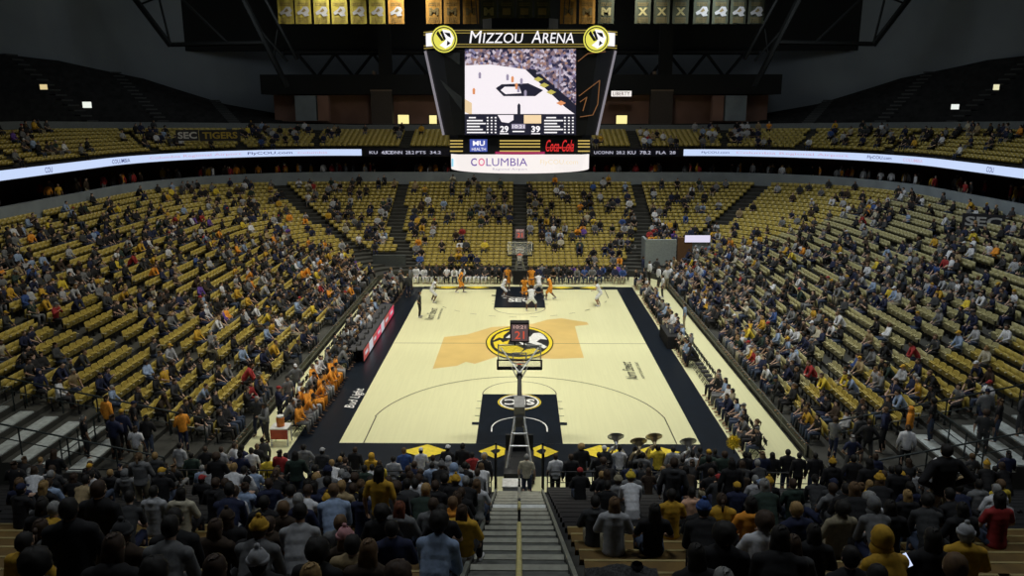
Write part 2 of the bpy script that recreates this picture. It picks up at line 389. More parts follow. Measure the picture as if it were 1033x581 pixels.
# ------------------------------------------------------------------ LED ribbon boards on the fascia
def ribbon(name, x0, x1, label, m, texts):
    P = fullpath(34.2+0.36, 35.7+0.36, 16+0.36, n1=40, n2=40, n3=40)
    P = [p for p in P if x0 <= proj((p[0], p[1], 9.5))[0] <= x1]
    P.sort(key=lambda p: proj((p[0], p[1], 9.5))[0])
    mb = MB()
    A = [(x, y, 9.12) for x, y in P]; B = [(x, y, 9.78) for x, y in P]
    Pb = [(x*1.006, y*1.006) for x, y in P]; strip(mb, A, B, m); strip(mb, [(x,y,9.12) for x,y in Pb], [(x,y,9.78) for x,y in Pb], BLACK)
    strip(mb, B, [(x,y,9.78) for x,y in Pb], BLACK); strip(mb, A, [(x,y,9.12) for x,y in Pb], BLACK)
    o = mb.build(name); tag(o, label, 'led board')
    for txt, px, w, h, tm in texts:
        # text bent along the board
        vs, fs = text_mesh(txt, 1.0, 0, 0.01); lo = vs.min(0); hi = vs.max(0); vs = (vs-(lo+hi)/2)/(hi-lo+1e-9)
        arr = np.array(P); L = np.concatenate([[0], np.cumsum(np.hypot(*np.diff(arr, axis=0).T))])
        pxs = np.array([proj((x, y, 9.5))[0] for x, y in P]); s0 = np.interp(px, pxs, L)
        out = []
        for v in vs:
            s = s0 + v[0]*w; x = np.interp(s, L, arr[:,0]); y = np.interp(s, L, arr[:,1]); k = 0.997
            out.append((x*k, y*k, 9.45+v[1]*h))
        t = MB(); t.add(out, fs, tm); t.build('lettering', o)
    return o
RIBW = emat('led_pale_blue', (0.60, 0.72, 1.0), 0.95)
NAVT = emat('led_navy_text', (0.10, 0.12, 0.35), 0.6); PINKT = emat('led_pink_text', (0.75, 0.55, 0.75), 0.8); DIMT = emat('led_white_text', (0.7, 0.7, 0.85), 0.7)
RIBD = mat('led_board_dark', (0.01, 0.01, 0.03), 0.4)
ribbon('led_ribbon_board', -200, 366.5, 'long pale blue LED ribbon board along the left upper tier fascia', RIBW,
       [('FlyCOU.com', 272, 4.4, .34, NAVT), ('Columbia Regional Airport', 195, 9.5, .30, PINKT), ('COLUMBIA', 121, 2.4, .34, NAVT), ('COU', 48, .9, .4, NAVT), ('Columbia', 315, 3, .2, PINKT)])
ribbon('led_ribbon_board', 687, 1233, 'long pale blue LED ribbon board along the right upper tier fascia', RIBW,
       [('FlyCOU.com', 722, 2.8, .26, NAVT), ('Columbia Regional Airport', 800, 11, .30, PINKT), ('FlyCOU.com', 888, 2.6, .36, NAVT), ('COLUMBIA', 922, 2.4, .28, PINKT), ('COU', 1000, .9, .4, NAVT)])
ribbon('led_ribbon_board', 367.5, 686, 'dark LED ribbon board with small white scores under the far upper tier', RIBD,
       [('KU  65.2', 384, 2.4, .3, DIMT), ('UCONN  28.2', 402, 3.2, .34, DIMT), ('PTS  34.2', 432, 2.6, .3, DIMT), ('UCONN  28.2', 615, 3.2, .3, DIMT), ('KU  78.2', 645, 2.4, .34, DIMT), ('FLA  28', 672, 2.0, .3, DIMT)])
# small lit signs
def sign(name, px0, py0, px1, py1, Y, col, s, label, txt=None, tm=None, cat='sign'):
    a = atY(px0, py1, Y); b = atY(px1, py0, Y); mb = MB()
    c = (a+b)/2; mb.box((0, 0, 0), (b.x-a.x, 0.12, b.z-a.z), BLACK)
    o = mb.build(name, loc=c); tag(o, label, cat)
    f = MB(); f.box((0, -0.07, 0), ((b.x-a.x)*.96, 0.02, (b.z-a.z)*.94), emat('lit_'+name+'%d' % px0, col, s)); f.build('lit_face', o)
    if txt:
        t = MB(); put_text(t, txt, 1, Matrix.Translation((0, -0.09, 0)) @ Matrix.Rotation(PI/2, 4, 'X'), tm, width=(b.x-a.x)*.8, height=(b.z-a.z)*.6); t.build('lettering', o)
    return o
sign('hanging_sign', 616, 91.5, 637.5, 97.5, 41, (1, .95, .9), 0.9, 'white lit sign hanging just right of the centre scoreboard', 'LIBERTY', mat('sign_red', (.3,.02,.02)))
sign('vomitory_sign', 84, 102.5, 92.5, 109, 22, (.95, 1, .9), .9, 'small white lit sign on the left top tier')
sign('vomitory_sign', 958.5, 105, 967.5, 110.5, 22, (.95, 1, .95), .9, 'small white lit sign on the right top tier')
sign('vomitory_sign', 41, 85, 48, 90.5, 18, (1, .8, .4), .7, 'amber lit sign high on the left top tier')
sign('vomitory_sign', 1001, 85, 1008, 91, 18, (1, .95, .6), .8, 'pale yellow lit sign high on the right top tier')
# ------------------------------------------------------------------ centre-hung scoreboard
YS = -4.8
root = empty('scoreboard', (0, 0, 9.8)); tag(root, 'centre-hung video scoreboard with white lettering over the court', 'scoreboard')
OFS = Vector((0, 0, -9.8))
def S(px, py, Y=YS): return atY(px, py, Y)
zs_top = S(524, 50).z; zs_bot = S(524, 137).z
def octo(h, ch, z): return [(-h+ch,-h,z),(h-ch,-h,z),(h,-h+ch,z),(h,h-ch,z),(h-ch,h,z),(-h+ch,h,z),(-h,h-ch,z),(-h,-h+ch,z)]
def loft(mb, A, B, m, caps=True):
    n = len(A); mb.add(A+B, [(i, (i+1) % n, n+(i+1) % n, n+i) for i in range(n)] + ([tuple(range(n))[::-1], tuple(range(n, 2*n))] if caps else []), m)
SBK = mat('scoreboard_black', (0.010, 0.011, 0.013), 0.35)
hb, ht = 3.98, 4.78
body = MB(); loft(body, octo(hb, 0.6, zs_bot-9.8), octo(ht, 0.95, zs_top-9.8), SBK); loft(body, octo(2.0, .5, 8.0), octo(2.0,.5, 8.6), ROOFM)
fix(body.build('body', root))
# pale corner edges
EDG = emat('pale_edge_strip', (0.75, 0.70, 0.80), 0.28)
for sx in (-1, 1):
    e = MB(); e.bar((sx*(hb+0.03), -hb+0.6-.03, zs_bot-9.8), (sx*(ht+0.03), -ht+0.95-.03, zs_top-9.8), 0.07, EDG, 6); e.build('edge_strip', root)
# sign ring
sr = MB(); zt0, zt1 = S(524, 49).z-9.8, S(524, 29).z-9.8
loft(sr, octo(ht+.05, 0.98, zt0), octo(ht+.05, 0.98, zt1), SBK)
fix(sr.build('sign_band', root))
def bandY(z): return -(ht+.05)
GLD = emat('gold_led_line', (0.55, 0.42, 0.10), 0.55)
for zz in (zt0+0.08, zt0+.2, zt1-0.2, zt1-.08):
    g = MB(); g.box((0, -ht-.08, zz), (2*ht-2.2, 0.04, 0.035), GLD)
    for sx in (-1,1):
        a = Vector((sx*(ht-.93), -ht-.08, zz)); b = Vector((sx*(ht+.08), -ht+.93, zz)); g.bar(a, b, .03, GLD, 4)
    g.build('gold_stripe', root)
wht = emat('led_white', (1.0, 0.97, 1.0), 1.0)
t = MB(); a = S(473, 43.5); b = S(579, 30.5)
def ftext(mb, txt, px0, px1, py0, py1, m, Y=-ht-.1, shear=0, bold=0.0):
    a = atY(px0, py1, Y); b = atY(px1, py0, Y); c = (a+b)/2
    put_text(mb, txt, 1.0, Matrix.Translation((c.x, Y, c.z-9.8)) @ Matrix.Rotation(PI/2, 4, 'X'), m, shear, bold, width=b.x-a.x, height=b.z-a.z)
ftext(t, 'M', 473.5, 486, 31, 43.5, wht, bold=.0, shear=.15); ftext(t, 'IZZOU', 487, 528, 33, 43.5, wht, bold=.0, shear=.15)
ftext(t, 'A', 536, 546, 31, 43.5, wht, bold=.0, shear=.15); ftext(t, 'RENA', 547, 579, 33, 43.5, wht, bold=.0, shear=.15)
t.build('lettering', root)
# two round tiger medallions
for px in (448, 601.5):
    c = S(px, 39.5, -ht-.12); c.z -= 9.8; r = 0.64
    m = MB(); n = 28
    def dsk(r, y, mm): m.poly([(c.x+r*math.cos(2*PI*i/n), c.y-y, c.z+r*math.sin(2*PI*i/n)) for i in range(n)][::-1], mm)
    m.bar((c.x, c.y+.12, c.z), (c.x, c.y+.001, c.z), r, SBK, 28)
    lg = emat('led_gold', (0.9, 0.85, 0.12), 0.85)
    dsk(r, .002, lg); dsk(r*.9, .006, SBK); dsk(r*.82, .010, lg)
    def q(pts, mm, y): m.poly([(c.x+x*r, c.y-y, c.z+z*r) for x, z in pts][::-1], mm)
    q([(-.1,.72),(.45,.62),(.75,.1),(.55,-.45),(.1,-.7),(-.35,-.45),(.1,-.1),(-.25,.3)], wht, .014)
    q([(.0,.5),(.45,.45),(.55,.1),(.3,.2)], SBK, .018); q([(-.6,.4),(-.45,.62),(.0,-.1),(-.2,-.15)], SBK, .018); q([(-.3,.55),(-.1,.62),(.15,.0),(.0,-.1)], SBK, .018); q([(.25,-.1),(.5,-.3),(.2,-.5)], SBK, .018)
    m.build('tiger_medallion', root)
for sx in (-1, 1):
    m = MB(); a = Vector((sx*(ht-.60), -ht+.23-.12, 0)); b = Vector((sx*(ht-.05), -ht+.8-.12, 0)); 
    m.poly([(a.x,a.y,zt0+.15),(b.x,b.y,zt0+.15),(b.x,b.y,zt1-.15),(a.x,a.y,zt1-.15)][::sx], wht); m.build('corner_panel', root)
# video screen (tilts with the tapering face): content drawn as flat emissive shapes on the panel
k_t = (ht-hb)/(zs_top-zs_bot)
def face(px, py, off=0.05):
    """a point on the tapering front face"""
    d = ray(px, py); # plane: y = -(hb + k_t*(z-zs_bot)) - off
    s = (-(hb + k_t*(CAM.z-zs_bot)) - off - CAM.y)/(d.y + k_t*d.z); p = CAM + d*s; return Vector((p.x, p.y, p.z-9.8))
scr = MB(); SX0, SX1, SY0, SY1 = 469, 581, 49.5, 136
def crowd_screen():
    m = bpy.data.materials.new('screen_crowd_picture'); m.use_nodes = True; nt = m.node_tree; b = nt.nodes['Principled BSDF']
    tc = nt.nodes.new('ShaderNodeTexCoord'); n = nt.nodes.new('ShaderNodeTexVoronoi'); n.inputs['Scale'].default_value = 8.5
    r = nt.nodes.new('ShaderNodeValToRGB'); e = r.color_ramp.elements
    e[0].color = (0.03,0.03,0.08,1); e[1].color = (0.75,0.65,0.75,1); e[0].position=.15; e[1].position=.85
    x = e.new(.4); x.color = (.28,.2,.25,1); x = e.new(.6); x.color = (.5,.28,.2,1); x = e.new(.72); x.color=(.2,.2,.4,1)
    sp = nt.nodes.new('ShaderNodeSeparateColor')
    nt.links.new(tc.outputs['Object'], n.inputs['Vector']); nt.links.new(n.outputs['Color'], sp.inputs['Color']); nt.links.new(sp.outputs[0], r.inputs['Fac'])
    nt.links.new(r.outputs['Color'], b.inputs['Emission Color']); b.inputs['Emission Strength'].default_value = 0.8; b.inputs['Base Color'].default_value = (0,0,0,1)
    return m
def sq(mb, x0, y0, x1, y1, m, o): mb.poly([face(x0,y1,o), face(x1,y1,o), face(x1,y0,o), face(x0,y0,o)], m)
def sp_(mb, pts, m, o): mb.poly([face(x,y,o) for x,y in pts], m)
sq(scr, SX0-1, SY0-1, SX1+1, SY1+1, SBK, .04); CR = crowd_screen(); sq(scr, SX0, SY0, SX1, SY1, CR, .06)
sb_ = scr.build('video_screen', root)
pic = MB(); EW = emat('screen_court_white', (1.0, 0.93, 0.98), 0.92); ED = emat('screen_dark', (0.03,0.03,0.06), .5); EO = emat('screen_orange', (.9,.35,.15), .8); EY = emat('screen_gold', (.75,.65,.15), .7); EG = emat('screen_grey', (.45,.4,.55), .7)
sp_(pic, [(469,66),(495,65),(530,70),(562,98),(583-2,113),(581,116),(469,116)], EW, .075)
sp_(pic, [(530,70),(540,70),(581,106),(581,116),(570,108)], ED, .08)
for (x, y) in ((543,80),(549,86),(556,93),(566,104)): sp_(pic, [(x-5,y),(x,y-2.6),(x+5,y),(x,y+2.6)], EY if y < 100 else EO, .085)
sp_(pic, [(500,89),(506,85),(533,84),(548,91),(540,97),(508,97)], ED, .085); sp_(pic, [(505,91),(509,87.5),(524,87.5),(526,94),(510,95)], EW, .09)
sp_(pic, [(469,113),(469,100),(476,104),(476,116)], emat('screen_peach', (1,.75,.45), .8), .085)
for (x, y, m) in ((517,78,EO),(521,85,EO),(523,88,EG),(526,80,EG),(478,90,EO),(484,74,EG),(512,76,EG),(530,92,EG),(561,84,EG)): sp_(pic, [(x-1.2,y+5),(x+1.2,y+5),(x+1.4,y),(x,y-1.5),(x-1.4,y)], m, .095)
sp_(pic, [(522,115),(525,115),(525,106),(523.5,104),(522,106)], ED, .095)
sp_(pic, [(541,73),(566,68),(566,84),(564,84),(564,70),(541,75)], EG, .095)
# score strip
sq(pic, SX0, 115, SX1, SY1, ED, .10)
for side, x0 in ((0, 471), (1, 549)):
    for r in range(6):
        y = 118+3*r
        sq(pic, x0+ (0 if r else 2), y, x0+(13+3*((r*7+side)%3))-(0 if r else 4), y+1.3, wht, .11)
        for c_ in range(3): sq(pic, x0+20+c_*4, y, x0+21.8+c_*4, y+1.3, wht, .11)
sp_(pic, [(502,116),(518,116),(518,121),(513,124),(506,123)], EW, .11); sq(pic, 528.5, 116, 546, 124.5, emat('screen_state_orange',(1,.75,.45),.9), .11)
sq(pic, 516, 125, 530, 130, EG, .11)
ftext(pic, '29', 504.5, 513, 127, 133.5, wht, Y=face(524,130,.13).y, bold=.03); ftext(pic, '39', 536, 545, 127, 133.5, wht, Y=face(524,130,.13).y, bold=.03)
ftext(pic, '10:21', 517, 529, 126, 129.3, wht, Y=face(524,128,.13).y)
for x in (504,536): sq(pic, x, 134.3, x+9, 135.3, wht, .11)
sq(pic, 517, 132, 529, 133.2, wht, .11)
pic.build('screen_picture', sb_)
# outlined arrow shapes on the wings
OUTL = emat('orange_outline_led', (0.50, 0.22, 0.08), 0.35)
wg = MB()
def oline(pts):
    for a, b in zip(pts[:-1], pts[1:]): wg.bar(face(*a, .05), face(*b, .05), 0.028, OUTL, 4)
oline([(583,62),(593,54),(611,52)]); oline([(584,97),(605,81),(603,105),(598,116),(585,118)]); oline([(585,103),(592,98),(588,112)]); wg.build('arrow_outline', root)
wg2 = MB(); GS = mat('wing_grey', (0.035,0.04,0.045), .4)
sp_(wg2, [(444,80),(458,92),(466,98),(466,112),(447,86)], GS, .05); sp_(wg2, [(443,53),(464,53),(464,66),(455,59)], GS, .05); wg2.build('wing_panel', root)
# lower sponsor band and curved ring
lb = MB(); za = atY(524,155,-3.9).z-9.8; zb = zs_bot-9.8; loft(lb, octo(3.72, .5, za-.05), octo(3.72, .5, zb), SBK); fix(lb.build('sponsor_band', root))
YL = -3.74
def low(mb, x0, y0, x1, y1, m, off=.02):
    a = atY(x0, y1, YL-off); b = atY(x1, y0, YL-off); mb.box(((a.x+b.x)/2, YL-off, (a.z+b.z)/2-9.8), (b.x-a.x, .03, b.z-a.z), m)
st = MB()
for (x0, x1) in ((454, 467), (504, 545), (583, 595)):
    for yy in (141.3, 144.4, 147.5, 151.8): low(st, x0, yy, x1, yy+1.3, emat('led_amber', (0.75,0.55,0.15), .7))
st.build('gold_stripe', root)
pn = MB(); low(pn, 474, 140.5, 491.5, 153, emat('panel_blue', (.08,.12,.5), .8)); ftext(pn, 'MU', 477, 489, 142, 147, wht, Y=YL-.06, bold=.03); ftext(pn, 'HEALTH', 476, 490, 149, 152, wht, Y=YL-.06); pn.build('sponsor_panel', root)
pn = MB(); RED = emat('led_red', (.75,.03,.03), .9); ftext(pn, 'Coca-Cola', 550.5, 579, 141, 153, RED, Y=YL-.06, shear=.35, bold=.008); low(pn, 551, 148.5, 577, 149.3, RED, .03); pn.build('red_script_sign', root)
dr = MB(); RD = 3.92; zc0 = atY(524,175,-RD).z-9.8; zc1 = atY(524,155.5,-RD).z-9.8
WP = emat('ring_white_led', (1.0, 0.93, 0.90), 0.93)
ang = [PI*1.0 + PI*i/48 for i in range(49)]; an2 = [2*PI*i/96 for i in range(97)]
strip(dr, [(RD*math.cos(w), RD*math.sin(w), zc0) for w in an2], [(RD*math.cos(w), RD*math.sin(w), zc1) for w in an2], WP)
dr.poly([(RD*math.cos(w), RD*math.sin(w), zc0) for w in an2[:-1]][::-1], SBK); dr.poly([(RD*math.cos(w), RD*math.sin(w), zc1) for w in an2[:-1]], SBK)
d0 = dr.build('ring_display', root)
rd = MB(); strip(rd, [((RD+.02)*math.cos(w), (RD+.02)*math.sin(w), zc1-.02) for w in an2], [((RD+.02)*math.cos(w), (RD+.02)*math.sin(w), zc1+.12) for w in an2], emat('magenta_line', (.45,.03,.12), .7)); rd.build('ring_trim', d0)
def drum_text(txt, px0, px1, py0, py1, m, bold=0):
    vs, fs = text_mesh(txt, 1.0, 0, bold); lo = vs.min(0); hi = vs.max(0); vs = (vs-lo)/(hi-lo+1e-9); out = []
    for v in vs:
        px = px0+(px1-px0)*v[0]; py = py1+(py0-py1)*v[1]; d = ray(px, py); R = RD+.03
        A = d.x**2+d.y**2; B = 2*(CAM.x*d.x+CAM.y*d.y); Cq = CAM.x**2+CAM.y**2-R*R; s = (-B-math.sqrt(max(0,B*B-4*A*Cq)))/(2*A); p = CAM+d*s; out.append((p.x, p.y, p.z-9.8))
    mb = MB(); mb.add(out, fs, m); mb.build('lettering', d0)
drum_text('C', 475, 481, 159.5, 167.5, emat('led_purple', (.20,.12,.45), .8), .02); drum_text('O', 482.5, 489, 159.5, 167.5, emat('led_pink', (.85,.2,.35), .9), .02)
drum_text('LUMBIA', 490.5, 532, 159.5, 167.5, MATS['led_purple'], 0); drum_text('Regional Airport', 497, 532, 169.5, 172.3, emat('led_grey', (.5,.45,.6), .8)); drum_text('FlyCOU.com', 545, 583, 161, 167, emat('led_faint', (1,.85,.6), .85))
drum_text('I', 455.5, 457.5, 160, 168, emat('led_cyan', (.3,.7,.9), .9), .05)
for sx in (-1, 1):
    for sy in (-1, 1):
        c = MB(); c.bar((sx*2.5, sy*2.5, 8.8), (sx*3, sy*3, 16.8), .03, STEEL, 6); c.build('hanging_cable', root)
# ------------------------------------------------------------------ championship banners
BG = mat('banner_gold_cloth', (0.22, 0.18, 0.025), .9); BO = mat('banner_amber_cloth', (0.24, 0.12, 0.015), .9); BGR = mat('banner_olive_cloth', (0.018, 0.022, 0.010), .9); BTX = mat('banner_dark_print', (0.10, 0.07, 0.02), .9); BW = mat('banner_white_print', (0.20, 0.20, 0.21), .9)
ban = [(289,0,'tiger'),(306.5,0,'tiger'),(325,0,'tiger'),(343,0,'tiger'),(362,0,'tiger'),(381,0,'tiger'),(400,1,'tiger'),(438,1,'M'),(456,1,'M'),(475,1,'M'),(493,2,'M'),(511,2,'P'),(529,2,'P'),(547,2,'P'),(573,1,'M'),(592,1,'M'),(611,2,'M'),
       (648,2,'X'),(667,2,'X'),(686,2,'X'),(707,2,'tiger'),(726,2,'tiger'),(744,2,'tiger'),(762,2,'tiger')]
bl = {0:'gold', 1:'amber', 2:'dark olive'}; em = {'tiger':'white tiger head', 'M':'letter M', 'P':'plain print', 'X':'pale crossed letter'}
YBN = 22.0
for n, (px, kd, e) in enumerate(ban):
    a = atY(px-8, 24, YBN); b = atY(px+8, 24, YBN); w = b.x-a.x; h = 2.3
    ro = empty('banner', ((a.x+b.x)/2, YBN, a.z)); cm = [BG, BO, BGR][kd]
    c = MB(); N = 6
    for i in range(N):
        x0 = -w/2+w*i/N; x1 = x0+w/N; y0 = 0.03*math.sin(i*1.7+n); y1 = 0.03*math.sin((i+1)*1.7+n)
        c.add([(x0,y0-.01,0),(x1,y1-.01,0),(x1,y1-.01,h),(x0,y0-.01,h),(x0,y0+.01,0),(x1,y1+.01,0),(x1,y1+.01,h),(x0,y0+.01,h)], [(0,1,2,3),(5,4,7,6),(0,4,5,1),(3,2,6,7)], cm)
    for zz in (.15, .3, .45, 1.45, 1.6): c.box((0, -.05, zz), (w*.7, .01, .045), BTX)
    c.build('cloth', ro)
    p = MB()
    if e == 'tiger':
        p.poly([(x*w, -.07, .95+z*w) for x, z in ((-.38,-.05),(-.1,.12),(.05,.3),(.3,.28),(.42,.05),(.3,-.1),(.4,-.25),(.1,-.3),(-.05,-.12),(-.3,-.22))], BW)
        p.poly([(x*w, -.08, .95+z*w) for x, z in ((-.1,.0),(.1,.2),(.2,.05),(.02,-.05))], BTX)
    elif e in 'MX': put_text(p, e, 1, Matrix.Translation((0,-.07,.95)) @ Matrix.Rotation(PI/2,4,'X'), BTX if kd == 1 else mat('banner_pale_print', (.16,.14,.06), .9), 0, .05, width=w*.6, height=.6)
    else: p.box((0,-.05,.95), (w*.5,.01,.5), BTX)
    p.build('emblem', ro)
    rd = MB(); rd.bar((-w/2-.05,0,h), (w/2+.05,0,h), .03, STEEL, 6); rd.build('rod', ro)
    nth = ['first','second','third','fourth','fifth','sixth','seventh','eighth','ninth','tenth','eleventh','twelfth','thirteenth','fourteenth','fifteenth','sixteenth','seventeenth','eighteenth','nineteenth','twentieth','twenty-first','twenty-second','twenty-third','twenty-fourth'][n]
    tag(ro, '%s hanging banner with %s, %s from the left in the banner row' % (bl[kd], em[e], nth), 'banner', 'banners hanging under the roof')
bb = MB(); bb.bar((atY(278,0,YBN).x, YBN, atY(524,24,YBN).z+2.34), (atY(775,0,YBN).x, YBN, atY(524,24,YBN).z+2.34), .08, STEEL, 8)
tag(bb.build('banner_rail'), 'long dark rail under the roof carrying the row of banners', 'rail')
# ------------------------------------------------------------------ goals
def goal(sy, label):
    """built for the near end (sy=-1); the far one is turned round"""
    ro = empty('basketball_goal', (0, sy*HL, 0), 0 if sy < 0 else PI)
    Yb = 1.22
    f = MB()   # glass board with frame
    f.box((0, Yb, 3.43), (1.80, .02, 1.04), GLASS)
    f.build('glass_backboard', ro)
    fr = MB()
    for s in (-1, 1): fr.box((s*.91, Yb, 3.43), (.04, .05, 1.1), WHITE)
    fr.box((0, Yb, 3.96), (1.86, .05, .04), WHITE); fr.box((0, Yb+.012, 3.15+.0), (.61, .01, .05), WHITE); fr.box((0,Yb+.012,3.6),(.61,.01,.05),WHITE)
    for s in (-1,1): fr.box((s*.28, Yb+.012, 3.37), (.05,.01,.45), WHITE)
    fr.build('board_frame', ro)
    pd = MB(); pd.box((0, Yb-.02, 2.93), (1.92, .09, .13), BLACK); 
    for s in (-1,1): pd.box((s*.94, Yb-.02, 3.10), (.07,.09,.42), BLACK)
    pd.box((0, Yb-.04, 3.30), (1.88,.05,.05), BLACK); pd.build('edge_padding', ro)
    rm = MB(); n = 20; ORG = mat('rim_orange', (.75,.12,.02), .4)
    pts = [(.23*math.cos(2*PI*i/n), Yb+.38+.23*math.sin(2*PI*i/n), 3.05) for i in range(n+1)]; rm.tube(pts, .012, ORG, 6); rm.box((0, Yb+.08, 3.04), (.15,.14,.08), ORG); rr = rm.build('rim', ro)
    nt = MB()
    for i in range(10):
        for d in (1, -1):
            w0 = 2*PI*i/10; w1 = w0+d*.6
            nt.tube([(.22*math.cos(w0), Yb+.38+.22*math.sin(w0), 3.04), (.15*math.cos(w1), Yb+.38+.15*math.sin(w1), 2.8), (.12*math.cos(w0), Yb+.38+.12*math.sin(w0), 2.6)], .006, WHITE, 4)
    nt.build('net', rr)
    sc_ = MB(); sc_.box((0, Yb-.15, 4.62), (.80, .45, .84), mat('shot_clock_black', (.01,.01,.012), .4)); 
    for s in (-1,1): sc_.bar((s*.2, Yb-.1, 3.98), (s*.2, Yb-.1, 4.22), .03, STEEL)
    so = sc_.build('shot_clock', ro)
    dg = MB(); er = emat('red_led_digit', (.9,.12,.06), .7); eo = emat('game_clock_white', (.95,.6,.5), .8)
    for yy, rot in ((Yb-.385, 0), (Yb+.085, PI)):
        dg.box((0, yy, 4.62), (.70, .01, .72), emat('clock_dim_face', (.18,.12,.12), .6))
        M = Matrix.Translation((0, yy-(.012 if rot == 0 else -.012), 4.52)) @ Matrix.Rotation(rot, 4, 'Z') @ Matrix.Rotation(PI/2, 4, 'X'); put_text(dg, '21', 1, M, er, 0, .01, width=.40, height=.34)
        M = Matrix.Translation((0, yy-(.012 if rot == 0 else -.012), 4.87)) @ Matrix.Rotation(rot, 4, 'Z') @ Matrix.Rotation(PI/2, 4, 'X'); put_text(dg, '10:21', 1, M, eo, 0, .0, width=.5, height=.14)
    dg.build('clock_face', so)
    vb = MB()
    for s in (-1, 1): vb.bar((0, Yb-.9, 3.02), (s*.80, Yb-.06, 3.86), .035, SILVER); vb.bar((s*.12, Yb-1.0, 2.9), (s*.35, Yb-.05, 3.02), .03, SILVER)
    vb.build('brace', ro)
    ar = MB(); ar.bar((0, -1.9, 2.62), (0, Yb-.08, 3.05), .10, BLACK, 10, .08); ar.box((0, Yb-.85, 2.95), (.22,.5,.22), BLACK); ar.build('extension_arm', ro)
    hd = MB(); hd.box((0, -2.1, 2.45), (.42,.55,.75), mat('pad_grey', (.38,.38,.37), .6), rx=.5); hd.box((0, -2.1, 2.0), (.30,.4,.5), mat('pad_dark', (.12,.12,.12), .6), rx=.3); hd.build('arm_housing', ro)
    lg = []
    for s in (-1, 1):
        l = MB(); l.bar((s*.13, -2.1, 2.3), (s*.48, -3.3, .45), .055, SILVER); l.build('lift_leg', ro)
        l = MB(); l.bar((s*.10, -1.95, 2.2), (s*.36, -2.3, .45), .045, GREYM); l.build('lift_leg', ro)
    cb = MB(); cb.bar((-.36,-2.85,1.2), (.36,-2.85,1.2), .035, SILVER); cb.bar((-.3,-2.6,1.6),(.3,-2.6,1.6),.03,SILVER); cb.build('cross_bar', ro)
    bs = MB(); bs.box((0, -2.75, .3), (1.15, 2.1, .42), BLACK); bs.box((0,-1.66,.6),(1.1,.14,1.1),BLACK)
    for sx in (-1,1):
        for y in (-1.9,-3.6): bs.bar((sx*.45,y,.07),(sx*.52,y,.07),.065,BLACK)
    bs.build('base', ro)
    tag(ro, label, 'basketball goal', 'basketball goals'); return ro
def glassm():
    m = bpy.data.materials.new('board_glass'); m.use_nodes = True; nt = m.node_tree; b = nt.nodes['Principled BSDF']
    b.inputs['Base Color'].default_value = (.85,.9,.9,1); b.inputs['Alpha'].default_value = 0.14; b.inputs['Roughness'].default_value = .05; return m
GLASS = glassm()
goal(-1, 'near basketball goal seen from behind at the foot of the stairs')
goal(1, 'far basketball goal in front of the far stand aisle')
# ------------------------------------------------------------------ people
def V(*a): return Vector(a)
def prim_mesh(prims):
    mb = MB(); M0 = BLACK
    for p in prims:
        if p[0] == 'ell':
            _, c, r, R = p; c = Vector(c); n, k = 14, 9; vs = []; fs = []
            for i in range(k+1):
                th = PI*i/k
                for j in range(n):
                    ph = 2*PI*j/n; v = Vector((r[0]*math.sin(th)*math.cos(ph), r[1]*math.sin(th)*math.sin(ph), r[2]*math.cos(th)))
                    if R is not None: v = R @ v
                    vs.append(c+v)
            for i in range(k):
                for j in range(n): fs.append((i*n+j, (i+1)*n+j, (i+1)*n+(j+1) % n, i*n+(j+1) % n))
            mb.add(vs, fs, M0)
        else:
            _, a, b, ra, rb = p; a = Vector(a); b = Vector(b); d = b-a; L = max(d.length, 1e-5); q = d.to_track_quat('Z', 'Y').to_matrix()
            prof = [(ra*math.sin(w), -ra*math.cos(w)) for w in (0.02, .5, 1.0, 1.5)] + [(rb*math.sin(w), L-rb*math.cos(w)) for w in (1.6, 2.1, 2.6, 3.12)]
            n = 12; vs = []; fs = []; k = len(prof)
            for i in range(n):
                w = 2*PI*i/n
                for r, z in prof: vs.append(a + q @ Vector((r*math.cos(w), r*math.sin(w), z)))
            for i in range(n):
                j = (i+1) % n
                for t in range(k-1): fs.append((i*k+t, j*k+t, j*k+t+1, i*k+t+1))
            fs.append(tuple(i*k for i in range(n))[::-1]); fs.append(tuple(i*k+k-1 for i in range(n)))
            mb.add(vs, fs, M0)
    return mb
def fuse(prims, voxel=0.013, target=3500, low=0):
    """one continuous surface round all the shapes"""
    o = prim_mesh(prims).build('tmp'); fix(o)
    md = o.modifiers.new('r', 'REMESH'); md.mode = 'VOXEL'; md.voxel_size = voxel
    sm = o.modifiers.new('s', 'SMOOTH'); sm.iterations = 2; sm.factor = 0.5
    def ev():
        dg = bpy.context.evaluated_depsgraph_get(); dg.update(); return bpy.data.meshes.new_from_object(o.evaluated_get(dg))
    m1 = ev(); n = len(m1.polygons)*2; bpy.data.meshes.remove(m1)
    dc = o.modifiers.new('d', 'DECIMATE'); dc.ratio = min(1, target/n); me = ev()
    lowdata = None
    if low:
        dc.ratio = min(1, low/n); ml = ev(); ml.calc_loop_triangles()
        v = np.empty(len(ml.vertices)*3); ml.vertices.foreach_get('co', v); t = np.empty(len(ml.loop_triangles)*3, dtype=np.int64); ml.loop_triangles.foreach_get('vertices', t)
        lowdata = (v.reshape(-1, 3), t.reshape(-1, 3)); bpy.data.meshes.remove(ml)
    tmp = o.data; bpy.data.objects.remove(o); bpy.data.meshes.remove(tmp)
    me.materials.clear(); me.polygons.foreach_set('use_smooth', [True]*len(me.polygons)); me.polygons.foreach_set('material_index', [0]*len(me.polygons))
    return me, lowdata
